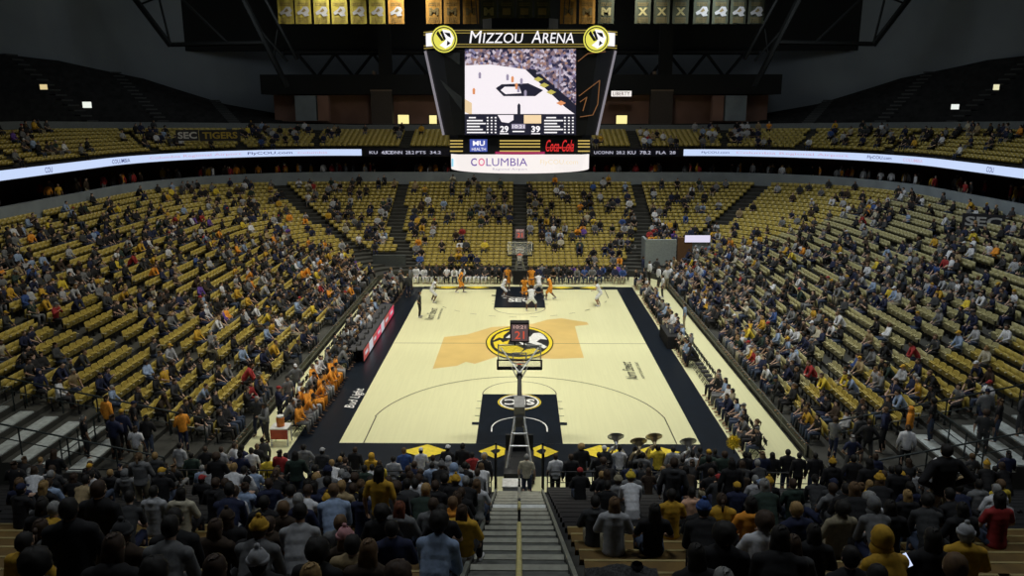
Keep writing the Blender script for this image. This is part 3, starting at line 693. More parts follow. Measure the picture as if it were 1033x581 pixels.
def hand(w, d, n, curl=0.5, side=1):
    """palm, four unequal bent fingers and a thumb from the side of the palm"""
    w = Vector(w); d = Vector(d).normalized(); n = Vector(n); n = (n - d*n.dot(d)).normalized(); s = d.cross(n)*side
    R = Matrix((s, n, d)).transposed(); out = [('ell', w+d*.05, (.040, .016, .052), R)]
    for i, L in enumerate((.068, .078, .073, .056)):
        b = w + d*.088 + s*(-.030+.020*i)
        k = b + (d*math.cos(curl*.6)+n*math.sin(curl*.6))*L*.5; e = k + (d*math.cos(curl*1.7)+n*math.sin(curl*1.7))*L*.5
        out += [('cap', b, k, .0105, .0095), ('cap', k, e, .0095, .0085)]
    b = w + d*.03 - s*.032; k = b + (d*.6 - s*.7 + n*.3).normalized()*.035; out += [('cap', b, k, .013, .011), ('cap', k, k+(d*.9-s*.2+n*.4).normalized()*.028, .011, .010)]
    return out
SP = {}
def J(**k): return k
def sit(lean=0.0, wr=((-.12,.30,.66),(.12,.30,.66)), el=((-.27,.04,.80),(.27,.04,.80)), kn=.13, hy=0.0):
    L = lean
    return dict(spine=[V(0,0,.50),V(0,.02*L,.64),V(0,.35*L,.80),V(0,.70*L,.95),V(0,.85*L,1.04)], neck=V(0,.95*L,1.10), head=V(0,1.05*L+.035+hy,1.255),
        sh=[V(-.175,.85*L,1.03),V(.175,.85*L,1.03)], el=[V(*e)+V(0,.6*L,0) for e in el], wr=[V(*e) for e in wr],
        hip=[V(-.095,.02,.50),V(.095,.02,.50)], kn=[V(-kn,.44,.52),V(kn,.44,.52)], an=[V(-kn,.46,.10),V(kn,.46,.10)], toe=[V(-kn-.02,.62,.045),V(kn+.02,.62,.045)])
def stand(wr=((-.27,.06,.86),(.27,.06,.86)), el=((-.27,-.02,1.13),(.27,-.02,1.13)), feet=.10, lean=0.0, crouch=0.0, stride=0.0):
    c = crouch; L = lean
    return dict(spine=[V(0,-c*.5,.95-c),V(0,-c*.4,1.07-c),V(0,.1*L,1.20-c),V(0,.25*L,1.34-c),V(0,.35*L,1.43-c)], neck=V(0,.45*L,1.50-c), head=V(0,.5*L+.03,1.645-c),
        sh=[V(-.18,.35*L,1.42-c),V(.18,.35*L,1.42-c)], el=[V(e[0],e[1]+.2*L,e[2]-c) for e in el], wr=[V(e[0],e[1]+.3*L,e[2]-c) for e in wr],
        hip=[V(-.095,-c*.5,.93-c),V(.095,-c*.5,.93-c)], kn=[V(-feet*.9-.01,.03+c*.9+stride*.6,.50-c*.25),V(feet*.9+.01,.03+c*.9-stride*.3,.50-c*.2)],
        an=[V(-feet-.01,-.02+stride,.10),V(feet+.01,-.02-stride*1.2,.10+abs(stride)*.35)], toe=[V(-feet-.03,.15+stride,.04),V(feet+.03,.13-stride*1.1,.04+abs(stride)*.15)])
POSES = {
 'sit_hands_lap': sit(0.05),
 'sit_lean': sit(0.34, wr=((-.05,.50,.66),(.06,.50,.68)), el=((-.20,.22,.66),(.20,.22,.66))),
 'sit_back': sit(-0.10, wr=((-.08,.22,.72),(.10,.24,.70)), el=((-.28,.02,.78),(.28,.02,.78)), kn=.16),
 'sit_clap': sit(0.08, wr=((-.05,.30,.98),(.05,.30,.98)), el=((-.27,.10,.82),(.27,.10,.82))),
 'stand': stand(), 'stand_clap': stand(wr=((-.05,.33,1.22),(.05,.33,1.24)), el=((-.27,.06,1.12),(.27,.06,1.12))),
 'stand_hold': stand(wr=((-.22,.18,1.58),(.20,.24,1.30)), el=((-.33,.08,1.30),(.30,.10,1.15))),
 'stand_hips': stand(wr=((-.19,.02,1.02),(.19,.02,1.02)), el=((-.38,-.08,1.16),(.38,-.08,1.16)), feet=.16),
 'guard': stand(wr=((-.62,.22,1.28),(.62,.20,1.30)), el=((-.40,.08,1.28),(.40,.08,1.28)), feet=.28, lean=.35, crouch=.16),
 'run': stand(wr=((-.24,.28,1.22),(.26,-.10,1.02)), el=((-.27,.0,1.14),(.30,-.16,1.16)), feet=.12, lean=.3, crouch=.05, stride=.26),
}
def torso(j, g=0.0):
    w = ((.158,.120),(.140,.106),(.150,.112),(.166,.118),(.150,.095)); out = []
    sp = j['spine']
    for i, p in enumerate(sp):
        out.append(('ell', p, (w[i][0]+g, w[i][1]+g, .115+g*.5), None))
        if i < 4: q = (p+sp[i+1])/2; out.append(('ell', q, ((w[i][0]+w[i+1][0])/2+g, (w[i][1]+w[i+1][1])/2+g, .10+g*.5), None))
    for s in (0, 1): out.append(('cap', sp[4]*.6+j['sh'][s]*.4, j['sh'][s], .062+g, .055+g))
    return out
def body_prims(j):
    o = torso(j); h = j['head']; n = j['neck']
    o += [('cap', j['spine'][4], n, .075, .056), ('cap', n, h+V(0,-.01,-.06), .056, .052), ('ell', h, (.076, .096, .112), None), ('ell', h+V(0,.035,-.065), (.052, .055, .052), None),
          ('cap', h+V(0,.092,.005), h+V(0,.112,-.030), .009, .015), ('ell', h+V(0,.085,.035), (.05,.018,.010), None), ('ell', h+V(0,.083,-.062), (.024,.012,.010), None), ('ell', h+V(0,.07,-.105), (.022,.02,.016), None)]
    for s, x in ((0,-1),(1,1)):
        o += [('ell', h+V(x*.079,-.005,-.005), (.011,.022,.033), None), ('cap', j['sh'][s], j['el'][s], .050, .040), ('cap', j['el'][s], j['wr'][s], .040, .027),
              ('ell', (j['el'][s]*.7+j['wr'][s]*.3), (.043,.043,.05), None)]
        d = j['wr'][s]-j['el'][s]; nn = V(-x,0,.1) if abs(d.normalized().z) > .6 else V(0,0,-1)
        o += hand(j['wr'][s], d, nn, .6, 1 if x > 0 else -1)
        k = j['kn'][s]; a = j['an'][s]
        o += [('cap', j['hip'][s], k, .085, .060), ('cap', k, a, .058, .038), ('ell', k*.65+a*.35+V(0,-.025,0), (.052,.055,.10), None), ('cap', a+V(0,-.03,-.04), j['toe'][s], .036, .032)]
    return o
def shirt_prims(j, kind):
    g = {'tshirt': .014, 'jersey': .016, 'hoodie': .026, 'jacket': .030}.get(kind, .016); o = torso(j, g)
    o.append(('cap', j['spine'][4], j['neck'], .085+g*.5, .058 if kind != 'hoodie' else .075))
    o.append(('ell', j['spine'][0]+V(0,0,-.03), (.165+g, .125+g, .09), None))
    for s in (0, 1):
        sh, e, w = j['sh'][s], j['el'][s], j['wr'][s]
        if kind == 'tshirt': o.append(('cap', sh, sh*.3+e*.7, .058+g*.6, .060))
        elif kind != 'jersey': o += [('cap', sh, e, .052+g*.9, .044+g*.8), ('cap', e, e*.08+w*.92, .043+g*.8, .034+g*.5)]
    if kind == 'hoodie': o += [('ell', j['neck']+V(0,-.075,-.02), (.10,.060,.065), None), ('ell', j['neck']+V(0,.0,-.045), (.105,.085,.04), None)]
    if kind == 'jacket': o += [('cap', j['neck']+V(-.05,-.03,-.03), j['neck']+V(.05,-.03,-.03), .045, .045)]
    return o
def pants_prims(j, kind):
    o = [('ell', j['spine'][0], (.172,.132,.11), None)]
    for s in (0, 1):
        h, k, a = j['hip'][s], j['kn'][s], j['an'][s]
        if kind == 'shorts': o.append(('cap', h, h*.12+k*.88, .105, .098))
        else: o += [('cap', h, k, .100, .074), ('cap', k, k*.08+a*.92, .073, .056)]
    return o
def shoe_prims(j):
    o = []
    for s in (0, 1):
        a, t = j['an'][s], j['toe'][s]; hl = a+V(0,-.04,-.055); hl.z = max(hl.z, .04+ (a.z-.10)); o += [('cap', hl, t, .044, .040), ('cap', a+V(0,0,-.03), t*.5+a*.5+V(0,0,-.02), .046, .035)]
    return o
LOW = {}; PM = {}
def add_eyes(me, h):
    bm = bmesh.new(); bm.from_mesh(me)
    for x in (-.030, .030):
        r = bmesh.ops.create_uvsphere(bm, u_segments=8, v_segments=6, radius=.0125, matrix=Matrix.Translation(h+V(x,.083,.012)))
        for v in r['verts']:
            for f in v.link_faces: f.material_index = 1; f.smooth = True
    bm.to_mesh(me); bm.free()
SK0 = mat('slot_skin', (.5,.35,.25), .5); EYEM = mat('eye_dark', (.02,.015,.01), .2)
for nm, j in POSES.items():
    me, lo = fuse(body_prims(j), .0125, 5200, 190); me.materials.append(SK0); me.materials.append(EYEM); add_eyes(me, j['head']); PM[nm, 'body'] = me; LOW[nm, 'body'] = lo
    kinds = ['tshirt', 'hoodie', 'jacket'] if nm not in ('guard', 'run') else ['jersey']
    if nm == 'stand': kinds.append('jersey')
    for k in kinds:
        me, lo = fuse(shirt_prims(j, k), .016, 2200, 130 if k in ('hoodie', 'tshirt') else 0); me.materials.append(SK0); PM[nm, k] = me; LOW[nm, k] = lo
    for k in (['trousers'] if 'jersey' not in kinds or nm == 'stand' else []) + (['shorts'] if 'jersey' in kinds else []):
        me, lo = fuse(pants_prims(j, k), .016, 1600, 90); me.materials.append(SK0); PM[nm, k] = me; LOW[nm, k] = lo
    me, lo = fuse(shoe_prims(j), .012, 700); me.materials.append(SK0); PM[nm, 'shoes'] = me
# hair and headwear, origin at the head's centre
def hairmesh(kind):
    mb = []
    def shell(rx, ry, rz, off, cut=.02, front=.035):
        return ('shell', rx, ry, rz, off, cut, front)
    b = MB()
    def dome(rx, ry, rz, off, yc, zc, rough=0.0, n=20, k=14):
        vs = []; fs = []; rr = random.Random(5)
        for i in range(k+1):
            th = PI*i/k
            for q in range(n):
                ph = 2*PI*q/n; u = Vector((math.sin(th)*math.cos(ph), math.sin(th)*math.sin(ph), math.cos(th)))
                s = 1+rough*rr.uniform(-1,1); v = Vector((u.x*rx*s, u.y*ry*s, u.z*rz*s))+Vector(off)
                if v.y > yc and v.z < zc: v = Vector((v.x*.55, v.y*.4, v.z*.55))
                if v.z < -.085 : v = Vector((v.x*.6, v.y*.6-.01, -.085))
                vs.append(v)
        for i in range(k):
            for q in range(n): fs.append((i*n+q, (i+1)*n+q, (i+1)*n+(q+1) % n, i*n+(q+1) % n))
        b.add(vs, fs, SK0)
    if kind == 'short': dome(.088,.106,.116,(0,-.008,.014), .028, .055, .035)
    elif kind == 'curly': dome(.118,.128,.132,(0,-.018,.030), .06, .055, .07)
    elif kind in ('long', 'ponytail', 'bun'):
        dome(.090,.108,.118,(0,-.010,.014), .030, .058, .02)
    if kind == 'long':
        me, lo = fuse([('ell', (0,-.035,-.03), (.095,.075,.11), None), ('cap', (-.055,-.055,-.06), (-.065,-.085,-.30), .045, .025), ('cap', (.055,-.055,-.06), (.065,-.085,-.30), .045, .025), ('cap', (0,-.06,-.06), (0,-.105,-.34), .06, .035)], .014, 700)
        vs = [v.co[:] for v in me.vertices]; b.add(vs, [tuple(p.vertices) for p in me.polygons], SK0); bpy.data.meshes.remove(me)
    if kind == 'ponytail': b.bar((0,-.10,.05), (0,-.15,.0), .026, SK0, 10, .034); b.bar((0,-.15,.0), (0,-.14,-.20), .034, SK0, 10, .012)
    if kind == 'bun': b.lathe([(.001,-.04),(.03,-.03),(.042,0),(.03,.03),(.001,.04)], (0,-.06,.115), SK0, 12)
    if kind == 'cap':
        dome(.092,.108,.108,(0,-.004,.030), -1, .020, 0); 
        vs = []; n = 10
        for i in range(n+1):
            w = PI*i/n; vs += [(math.cos(w)*.078, .075+math.sin(w)*.03, .045), (math.cos(w)*.082, .080+math.sin(w)*.105, .030)]
        b.add(vs+[(x,y,z-.010) for x,y,z in vs], [(2*i,2*i+1,2*i+3,2*i+2) for i in range(n)]+[(2*n+2+2*i,2*n+4+2*i,2*n+5+2*i,2*n+3+2*i) for i in range(n)]+[(2*i+1,2*n+3+2*i,2*n+5+2*i,2*i+3) for i in range(n)], SK0)
    if kind == 'beanie':
        dome(.094,.112,.130,(0,-.006,.026), -1, .010, .012)
        b.lathe([(.090,.0),(.106,.004),(.108,.045),(.094,.05)], (0,-.006,.008), SK0, 20); b.lathe([(.001,-.03),(.022,-.02),(.030,0),(.022,.02),(.001,.03)], (0,0,.175), SK0, 10)
    if kind == 'hood': dome(.108,.125,.135,(0,-.018,.010), .055, .075, 0); b.lathe([(.105,0),(.12,-.05),(.10,-.10)], (0,-.025,-.06), SK0, 16)
    me = bpy.data.meshes.new(kind); me.from_pydata(b.v, [], b.f); me.materials.append(SK0); me.polygons.foreach_set('use_smooth', [True]*len(me.polygons)); me.update()
    bm = bmesh.new(); bm.from_mesh(me); bmesh.ops.remove_doubles(bm, verts=bm.verts, dist=.0005); bmesh.ops.recalc_face_normals(bm, faces=bm.faces); bm.to_mesh(me); bm.free()
    # low version
    o = bpy.data.objects.new('t', me); C.objects.link(o); dc = o.modifiers.new('d', 'DECIMATE'); dc.ratio = min(1, 70/(2*len(me.polygons)))
    dg = bpy.context.evaluated_depsgraph_get(); dg.update(); ml = bpy.data.meshes.new_from_object(o.evaluated_get(dg)); ml.calc_loop_triangles()
    v = np.empty(len(ml.vertices)*3); ml.vertices.foreach_get('co', v); t = np.empty(len(ml.loop_triangles)*3, dtype=np.int64); ml.loop_triangles.foreach_get('vertices', t)
    LOW['hair', kind] = (v.reshape(-1,3), t.reshape(-1,3)); bpy.data.objects.remove(o); bpy.data.meshes.remove(ml)
    return me
for k in ('short', 'curly', 'long', 'ponytail', 'bun', 'cap', 'beanie', 'hood'): PM['hair', k] = hairmesh(k)
COL = {'black': (.010,.010,.012), 'charcoal': (.040,.042,.045), 'navy': (.012,.018,.055), 'dark green': (.02,.04,.03), 'dark brown': (.045,.028,.016), 'grey': (.17,.175,.18), 'light grey': (.40,.41,.43), 'white': (.72,.73,.76),
       'cream': (.52,.48,.36), 'gold': (.62,.36,.03), 'yellow': (.78,.58,.05), 'orange': (.88,.33,.03), 'red': (.36,.03,.03), 'blue': (.04,.09,.28), 'light blue': (.30,.40,.58), 'purple': (.14,.07,.34), 'tan': (.36,.27,.14), 'salmon': (.70,.42,.28), 'teal': (.04,.16,.18), 'khaki': (.34,.30,.20), 'denim': (.040,.058,.10), 'pink': (.6,.3,.32)}
def cloth(c): return mat('cloth_'+c.replace(' ', '_'), COL[c], .85, .18, 14.0, bump=.15)
SKINS = [mat('skin_light', (.55,.36,.26), .55), mat('skin_tan', (.40,.24,.15), .55), mat('skin_brown', (.16,.085,.05), .55)]
HAIRC = {'dark': (.010,.008,.006), 'brown': (.05,.028,.015), 'light brown': (.14,.08,.035), 'blond': (.35,.22,.08), 'grey': (.28,.28,.27), 'red': (.18,.05,.02)}
def hairm(c): return mat('hair_'+c.replace(' ', '_'), HAIRC[c], .7, .25, 30)
SHOEM = [mat('shoe_black', (.02,.02,.02), .5), mat('shoe_white', (.6,.6,.6), .5)]
def setm(o, m, slot=0):
    o.material_slots[slot].link = 'OBJECT'; o.material_slots[slot].material = m
def child(name, me, par, m, loc=(0,0,0)):
    o = bpy.data.objects.new(name, me); C.objects.link(o); o.parent = par; o.location = loc; setm(o, m); return o
def person(s):
    b = bpy.data.objects.new('person', PM[s['pose'], 'body']); C.objects.link(b)
    b.location = s['pos']; b.rotation_euler = (0, 0, s['rz']); k = s.get('sc', 1.0); b.scale = (k*s.get('w', 1.0), k, k); setm(b, SKINS[s['skin']])
    child({'tshirt': 'shirt', 'hoodie': 'hoodie', 'jacket': 'jacket', 'jersey': 'jersey'}[s['top']], PM[s['pose'], s['top']], b, cloth(s['tc']))
    child(s['leg'], PM[s['pose'], s['leg']], b, cloth(s['lc']))
    child('shoes', PM[s['pose'], 'shoes'], b, SHOEM[s.get('shoe', 0)])
    h = POSES[s['pose']]['head']
    if s['hat']:
        child(s['hat'] if s['hat'] != 'hood' else 'hood', PM['hair', s['hat']], b, cloth(s['hatc']), h)
        if s['hair']: child('hair', PM['hair', s['hair'] if s['hair'] == 'long' else 'short'], b, hairm(s['hc']), h+V(0,-.004,-.012))
    elif s['hair']: child('hair', PM['hair', s['hair']], b, hairm(s['hc']), h)
    return b
def fwd_rz(dx, dy): return math.atan2(dy, dx) - PI/2     # local +Y points along (dx, dy)
def spec(pos, rz, pose, tc=None, top=None, hair=None, hc=None, hat=None, hatc=None, lc=None, leg='trousers', skin=None, where='', rng=random, dark=False, sc=None, w=None, force=False, shoe=None):
    r = rng
    if tc is None:
        pool = [('black',33),('charcoal',13),('navy',13),('grey',9),('light grey',8),('white',7),('gold',4),('yellow',1.5),('orange',1.0),('red',.8),('blue',1.6),('light blue',4),('dark green',3),('dark brown',4),('purple',.5),('tan',2),('cream',2)]
        if dark: pool = [('black',45),('charcoal',20),('navy',14),('dark brown',6),('grey',8),('dark green',4),('light grey',3),('gold',2),('white',2)]
        tc = r.choices([p[0] for p in pool], [p[1] for p in pool])[0]
    if top is None: top = r.choice(['tshirt', 'hoodie', 'hoodie', 'jacket']) if pose not in ('guard', 'run') else 'jersey'
    if hat is None and hair is None:
        q = r.random()
        if q < .10: hat = 'cap'; hatc = r.choice(['black','navy','grey','gold','white','red'])
        elif q < .16: hat = 'beanie'; hatc = r.choice(['black','gold','grey','navy'])
        elif q < .19 and top == 'hoodie': hat = 'hood'; hatc = tc
        hair = r.choices(['short','curly','long','ponytail','bun'], [48,6,30,10,6])[0]
        if hat: hair = 'short' if r.random() < .7 else 'long'
    if hc is None: hc = r.choices(['dark','brown','light brown','blond','grey'], [34,32,14,11,9])[0]
    if lc is None: lc = r.choices(['black','charcoal','denim','navy','khaki','grey'], [30,14,30,10,8,8])[0]
    return dict(pos=Vector(pos), rz=rz, pose=pose, tc=tc, top=top, hair=hair, hc=hc, hat=hat, hatc=hatc, lc=lc, leg=leg, skin=r.choices([0,1,2],[60,22,18])[0] if skin is None else skin, where=where,
                sc=sc or r.uniform(.94,1.05), w=w or r.uniform(.96,1.10), force=force, shoe=r.choice([0,1]) if shoe is None else shoe)
POSEW = {'sit_hands_lap':'seated', 'sit_lean':'leaning seated', 'sit_back':'seated', 'sit_clap':'clapping seated', 'stand':'standing', 'stand_clap':'standing clapping', 'stand_hold':'standing', 'stand_hips':'standing', 'guard':'guarding', 'run':'running'}
def plabel(s):
    g = {'tshirt':'shirt', 'hoodie':'hoodie', 'jacket':'jacket', 'jersey':'jersey'}[s['top']]
    if s['hat']: h = '%s %s' % (s['hatc'], s['hat'])
    elif s['hair'] in ('short','long','curly'): h = '%s %s hair' % (s['hair'], s['hc'].replace('light brown','fair'))
    else: h = '%s %s' % (s['hc'], s['hair'])
    t = '%s person in %s %s, %s, %s' % (POSEW[s['pose']], s['tc'], g, h, s['where'])
    if len(t.split()) > 16: t = '%s person in %s %s, %s' % (POSEW[s['pose']].split()[-1], s['tc'], g, s['where'])
    return t
def ordw(n):
    return '%d%s' % (n, 'th' if 10 <= n % 100 <= 20 else {1:'st',2:'nd',3:'rd'}.get(n % 10, 'th'))
# ------------------------------------------------------------------ near bench stand with its staircase (steeper, behind the near baseline)
NB = 23
def ny(k): return -19.5 - .94*k
def nz(k): return .50 + .41*k
ns = MB(); XW = 24.0; DKC = mat('black_deck_boards', (.012,.013,.014), .8, .3, 3)
for k in range(NB+1):
    y0 = ny(k); z = nz(k); zp = nz(k-1) if k else 0
    m = DKC if k < 12 else CONC
    for x0, x1 in ((-XW, -.78), (.78, XW)):
        ns.poly([(x0,y0,zp),(x1,y0,zp),(x1,y0,z),(x0,y0,z)], m); ns.poly([(x0,y0,z),(x1,y0,z),(x1,y0-.94,z),(x0,y0-.94,z)], m)
struct(ns.build('ground_near_stand'))
STEP = mat('grey_step', (0.115, 0.12, 0.105), .8, .25, 5.0); NOSE = mat('pale_step_nosing', (0.34, 0.34, 0.28), .7); LANDLIT = mat('court_lit_threshold', (.62,.66,.66), .6)  # threshold whitened to paint in court light caught by the platform edge
ss = MB()
for k in range(NB+1):
    y0 = ny(k); z = nz(k); zp = nz(k-1) if k else 0
    m = STEP
    ss.box((0, y0-.47, z-.10), (1.54, .94, .20), m); ss.box((0, y0-.02, (z+zp)/2-.05), (1.54, .04, z-zp+.1), m)
    ss.box((0, y0-.035, z+.006), (1.54, .16, .02), NOSE if k != 5 else LANDLIT)
    if k: ss.box((0, y0+.22, zp+(z-zp)/2-.1), (1.54, .44, .205), m); pass
    if k == 5: ss.box((0, y0-.3, z+.012), (1.50, .50, .02), LANDLIT)
o = struct(ss.build('staircase_floor'))
cu = MB(); CURB = mat('stair_curb_grey', (.20,.21,.18), .6)
for sx in (-1, 1):
    a = Vector((sx*.82, ny(0)+.1, nz(0)+.03)); b = Vector((sx*.82, ny(NB)-.5, nz(NB)+.22)); cu.bar(a, b, .05, CURB, 4)
struct(cu.build('trim_1'))
# centre handrail of the staircase: yellow lengths with black gaps
for n, (k0, k1, c) in enumerate(((0, 2.2, 'black'), (2.9, 5.0, 'black'), (5.9, 9.3, 'grey'), (10.2, 11.6, 'yellow'), (14.0, 21.5, 'yellow'))):
    r = empty('handrail', (0, ny(k0), nz(k0))); O = r.location
    m = {'yellow': mat('handrail_yellow', (.62,.55,.22), .5), 'black': BLACK, 'grey': GREYM}[c]
    a = Vector((0, ny(k0), nz(k0)+.62)); b = Vector((0, ny(k1), nz(k1)+.62))
    t = MB(); t.bar(a-O, b-O, .038, m, 10); t.build('top_rail', r)
    for q in range(max(2, int((k1-k0)/2)+1)):
        f = q/(max(2, int((k1-k0)/2)+1)-1); p = a.lerp(b, f); t = MB(); t.bar(p-O-V(0,0,.62+.41*0), p-O, .028, BLACK, 8); t.build('post', r)
    nm = ('lowest','second lowest','middle','second highest','highest')[n]
    tag(r, '%s handrail length, %s, on the centre of the near staircase' % (nm, c), 'handrail', 'staircase handrail lengths')
# benches
BTOP = mat('gold_bench_top', (.34,.27,.11), .5, .15, 4); BFR = mat('bench_amber_front', (.16,.095,.022), .55, .2, 4); BBK = mat('black_bench', (.010,.010,.011), .55)
def bench(k, sx, x0, x1, seg):
    y = ny(k)-.62; z = nz(k); L = x1-x0; g = k >= 11
    r = empty('bench', (sx*(x0+x1)/2, y, z))
    b = MB(); b.box((0, -.02, .41), (L-.06, .26, .05), BFR if g else BBK); b.build('seat_plank', r)
    b = MB(); b.box((0, .125, .415), (L-.06, .05, .055), BTOP if g else BBK); b.build('edge_strip', r)
    b = MB(); b.box((0, .12, .28), (L-.08, .03, .22), BFR if g else BBK); b.build('front_board', r)
    for q in range(int(L//1.6)+1):
        b = MB(); xx = -L/2+.35+q*(L-.7)/max(1, int(L//1.6)); b.box((xx, -.02, .19), (.05, .2, .39), STEEL); b.build('leg', r)
    side = 'left' if sx < 0 else 'right'
    tag(r, '%s bench, row %d of near stand, %s of stairs, %s section' % ('gold' if g else 'black', k+1, side, ('inner','middle','outer')[seg]), 'bench', 'benches of the near stand')
for k in range(0, NB):
    for sx in (-1, 1):
        for seg, (x0, x1) in enumerate(((.95, 6.6), (6.7, 12.6), (12.7, 19.5))):
            p0 = proj((sx*x0, ny(k), nz(k)+.4)); p1 = proj((sx*x1, ny(k), nz(k)+.4))
            if max(p0[0], p1[0]) < -30 or min(p0[0], p1[0]) > 1063 or p0[1] > 640: continue
            bench(k, sx, x0, x1, seg)
# ------------------------------------------------------------------ seats of the bowl
def aisle_hit(x, y, t, up=False):
    ax = abs(x)
    if up: 
        w = side_f(x, y, 0)
        return ax < .6 or abs(ax-12) < .6 or any(abs(w-q) < 1.2 for q in (25, 55, 80)) or (w == 0 and any(abs(y-q) < .6 for q in (10, 0, -9)))
    if y > 18.9 and ax < 16 and (ax < .82): return True
    b = abr(t)[1]
    if y > b-.6*1.6:
        xa = np.interp(t, [0, .45, 1], [9.4, 11.75, 12.1]); 
        if abs(ax-xa) < .70: return True
    # corner aisle: ray from the inner corner
    d = Vector((22.5-12.2, 31.5-19.6)).normalized(); v = Vector((ax-12.2, y-19.6))
    if v.dot(d) > -2.5 and abs(v.cross(d)) < .72: return True
    if y < 17 and any(abs(y-q) < .55 for q in (9.5, .5, -8.2)): return True
    if 10.2 < ax < 14.2 and y > 17.6 and y < 22.0 and x > 0: return True
    if 9.8 < ax < 13.0 and y > 17.4 and y < 20.2: return True
    return False
seats = []  # (pos, rz, stand, row, n, px, py, depth, t)
for k in range(NR):
    t = k/NR; tn = (k+.55)/NR; a, b, r = abr(tn); z = zrow(t)
    H = halfpath(a, b, r, 40, 40, 20); arr = np.array(H); L = np.concatenate([[0], np.cumsum(np.hypot(*np.diff(arr, axis=0).T))])
    for sx in (-1, 1):
        n = 0; s = L[-1]-.95
        ss_ = []
        while s > 0:
            x = np.interp(s, L, arr[:,0]); y = np.interp(s, L, arr[:,1])
            x2 = np.interp(min(s+.05, L[-1]), L, arr[:,0]); y2 = np.interp(min(s+.05, L[-1]), L, arr[:,1]); tx, ty = x2-x, y2-y; q = math.hypot(tx, ty) or 1
            nx, nyy = -ty/q, tx/q     # inward
            ss_.append((x, y, nx, nyy)); s -= .54
        ss_ = [u for u in ss_[::-1] if u[1] > -15.4 and not aisle_hit(u[0], u[1], t)]
        for n, (x, y, nx, nyy) in enumerate(ss_):
            px, py, d = proj((sx*x, y, z+.6))
            if px < -25 or px > 1058: continue
            seats.append(((sx*x, y, z), fwd_rz(sx*nx, nyy), sx, k, n+1, px, py, d))
# seat model parts (local +Y faces the court)
def seat_parts():
    P = {}
    b = MB(); n = 5   # curved, slightly reclined back
    for i in range(n):
        for j in range(1):
            pass
    W = .250
    def bp(u, v, th): # u -1..1 , v 0..1
        return (u*W*(1-.06*v), -.20 -.07*v + .035*u*u + th, .41+.44*v - (.03*u*u if v > .9 else 0))
    us = [-1,-.5,0,.5,1]; vs_ = [0,.35,.7,.92,1]
    for th in (0, -.035):
        vv = [bp(u, v, th) for v in vs_ for u in us]; nn = len(us)
        fs = [(i*nn+j, i*nn+j+1, (i+1)*nn+j+1, (i+1)*nn+j) for i in range(len(vs_)-1) for j in range(nn-1)]
        b.add(vv, fs if th else [f[::-1] for f in fs], GOLD)
    m = len(vs_)*len(us); per = [j for j in range(nn)] + [i*nn+nn-1 for i in range(1, len(vs_))] + [(len(vs_)-1)*nn+j for j in range(nn-2, -1, -1)] + [i*nn for i in range(len(vs_)-2, 0, -1)]
    off = len(b.v)-2*m
    b.f += [(off+per[i], off+per[(i+1) % len(per)], off+m+per[(i+1) % len(per)], off+m+per[i]) for i in range(len(per))]; b.m += [0]*len(per)
    P['backrest'] = b
    s = MB(); s.box((0, -.055, .54), (.45, .055, .32), GOLD, rx=-.25); s.box((0, -.092, .70), (.42, .04, .04), GOLD, rx=-.25); P['seat'] = s
    for nm, x in (('armrest', -.262), ('armrest.001', .262)):
        a = MB(); a.box((x, -.06, .60), (.045, .26, .03), ARMM); a.box((x, -.12, .33), (.03, .05, .54), SEATFR); a.box((x, -.12, .08), (.05, .10, .16), SEATFR); P[nm] = a
    return P
KHAKI = mat('khaki_seat_tone', (0.46, 0.415, 0.20), 0.36, 0.12, 3.0, spec=0.7)  # paler seat tone, right stand between the near corner and the far curve
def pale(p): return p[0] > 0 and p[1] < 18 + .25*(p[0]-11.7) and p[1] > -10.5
SPT = seat_parts()
def make_seat():
    r = empty('stadium_seat')
    for nm, b in SPT.items(): b.build(nm.split('.')[0], r)
    return r
# low seat for the mass
lo = MB()
def obox(c, d, m, rx=0): lo.box(c, d, m, rx=rx)
lo.box((0, -.235, .63), (.505, .04, .46), GOLD, rx=-.14); lo.box((0, -.06, .54), (.455, .05, .32), GOLD, rx=-.25); lo.box((.262, -.07, .60), (.045, .26, .035), ARMM); lo.box((.262, -.12, .30), (.03, .05, .58), SEATFR)
def tri(mb):
    v = np.array(mb.v, dtype=float); T = []; M = []
    for f, m in zip(mb.f, mb.m):
        for i in range(1, len(f)-1): T.append((f[0], f[i], f[i+1])); M.append(m)
    return v, np.array(T), np.array(M)
LSV, LST, LSM = tri(lo)
def mass(name, verts, tris, midx, mats, smooth=False):
    v = np.concatenate(verts); t = np.concatenate(tris); m = np.concatenate(midx)
    me = bpy.data.meshes.new(name); me.vertices.add(len(v)); me.vertices.foreach_set('co', v.astype(np.float32).ravel())
    me.loops.add(len(t)*3); me.loops.foreach_set('vertex_index', t.astype(np.int32).ravel()); me.polygons.add(len(t)); me.polygons.foreach_set('loop_start', np.arange(0, len(t)*3, 3, dtype=np.int32))
    for x in mats: me.materials.append(x)
    me.polygons.foreach_set('material_index', m.astype(np.int32))
    if smooth: me.polygons.foreach_set('use_smooth', np.ones(len(t), dtype=bool))
    me.update(); me.validate(); o = bpy.data.objects.new(name, me); C.objects.link(o); return o
def xf(v, pos, rz, sc=(1,1,1)):
    c, s = math.cos(rz), math.sin(rz); w = v*np.array(sc); x = w[:,0]*c-w[:,1]*s+pos[0]; y = w[:,0]*s+w[:,1]*c+pos[1]; return np.stack([x, y, w[:,2]+pos[2]], 1)
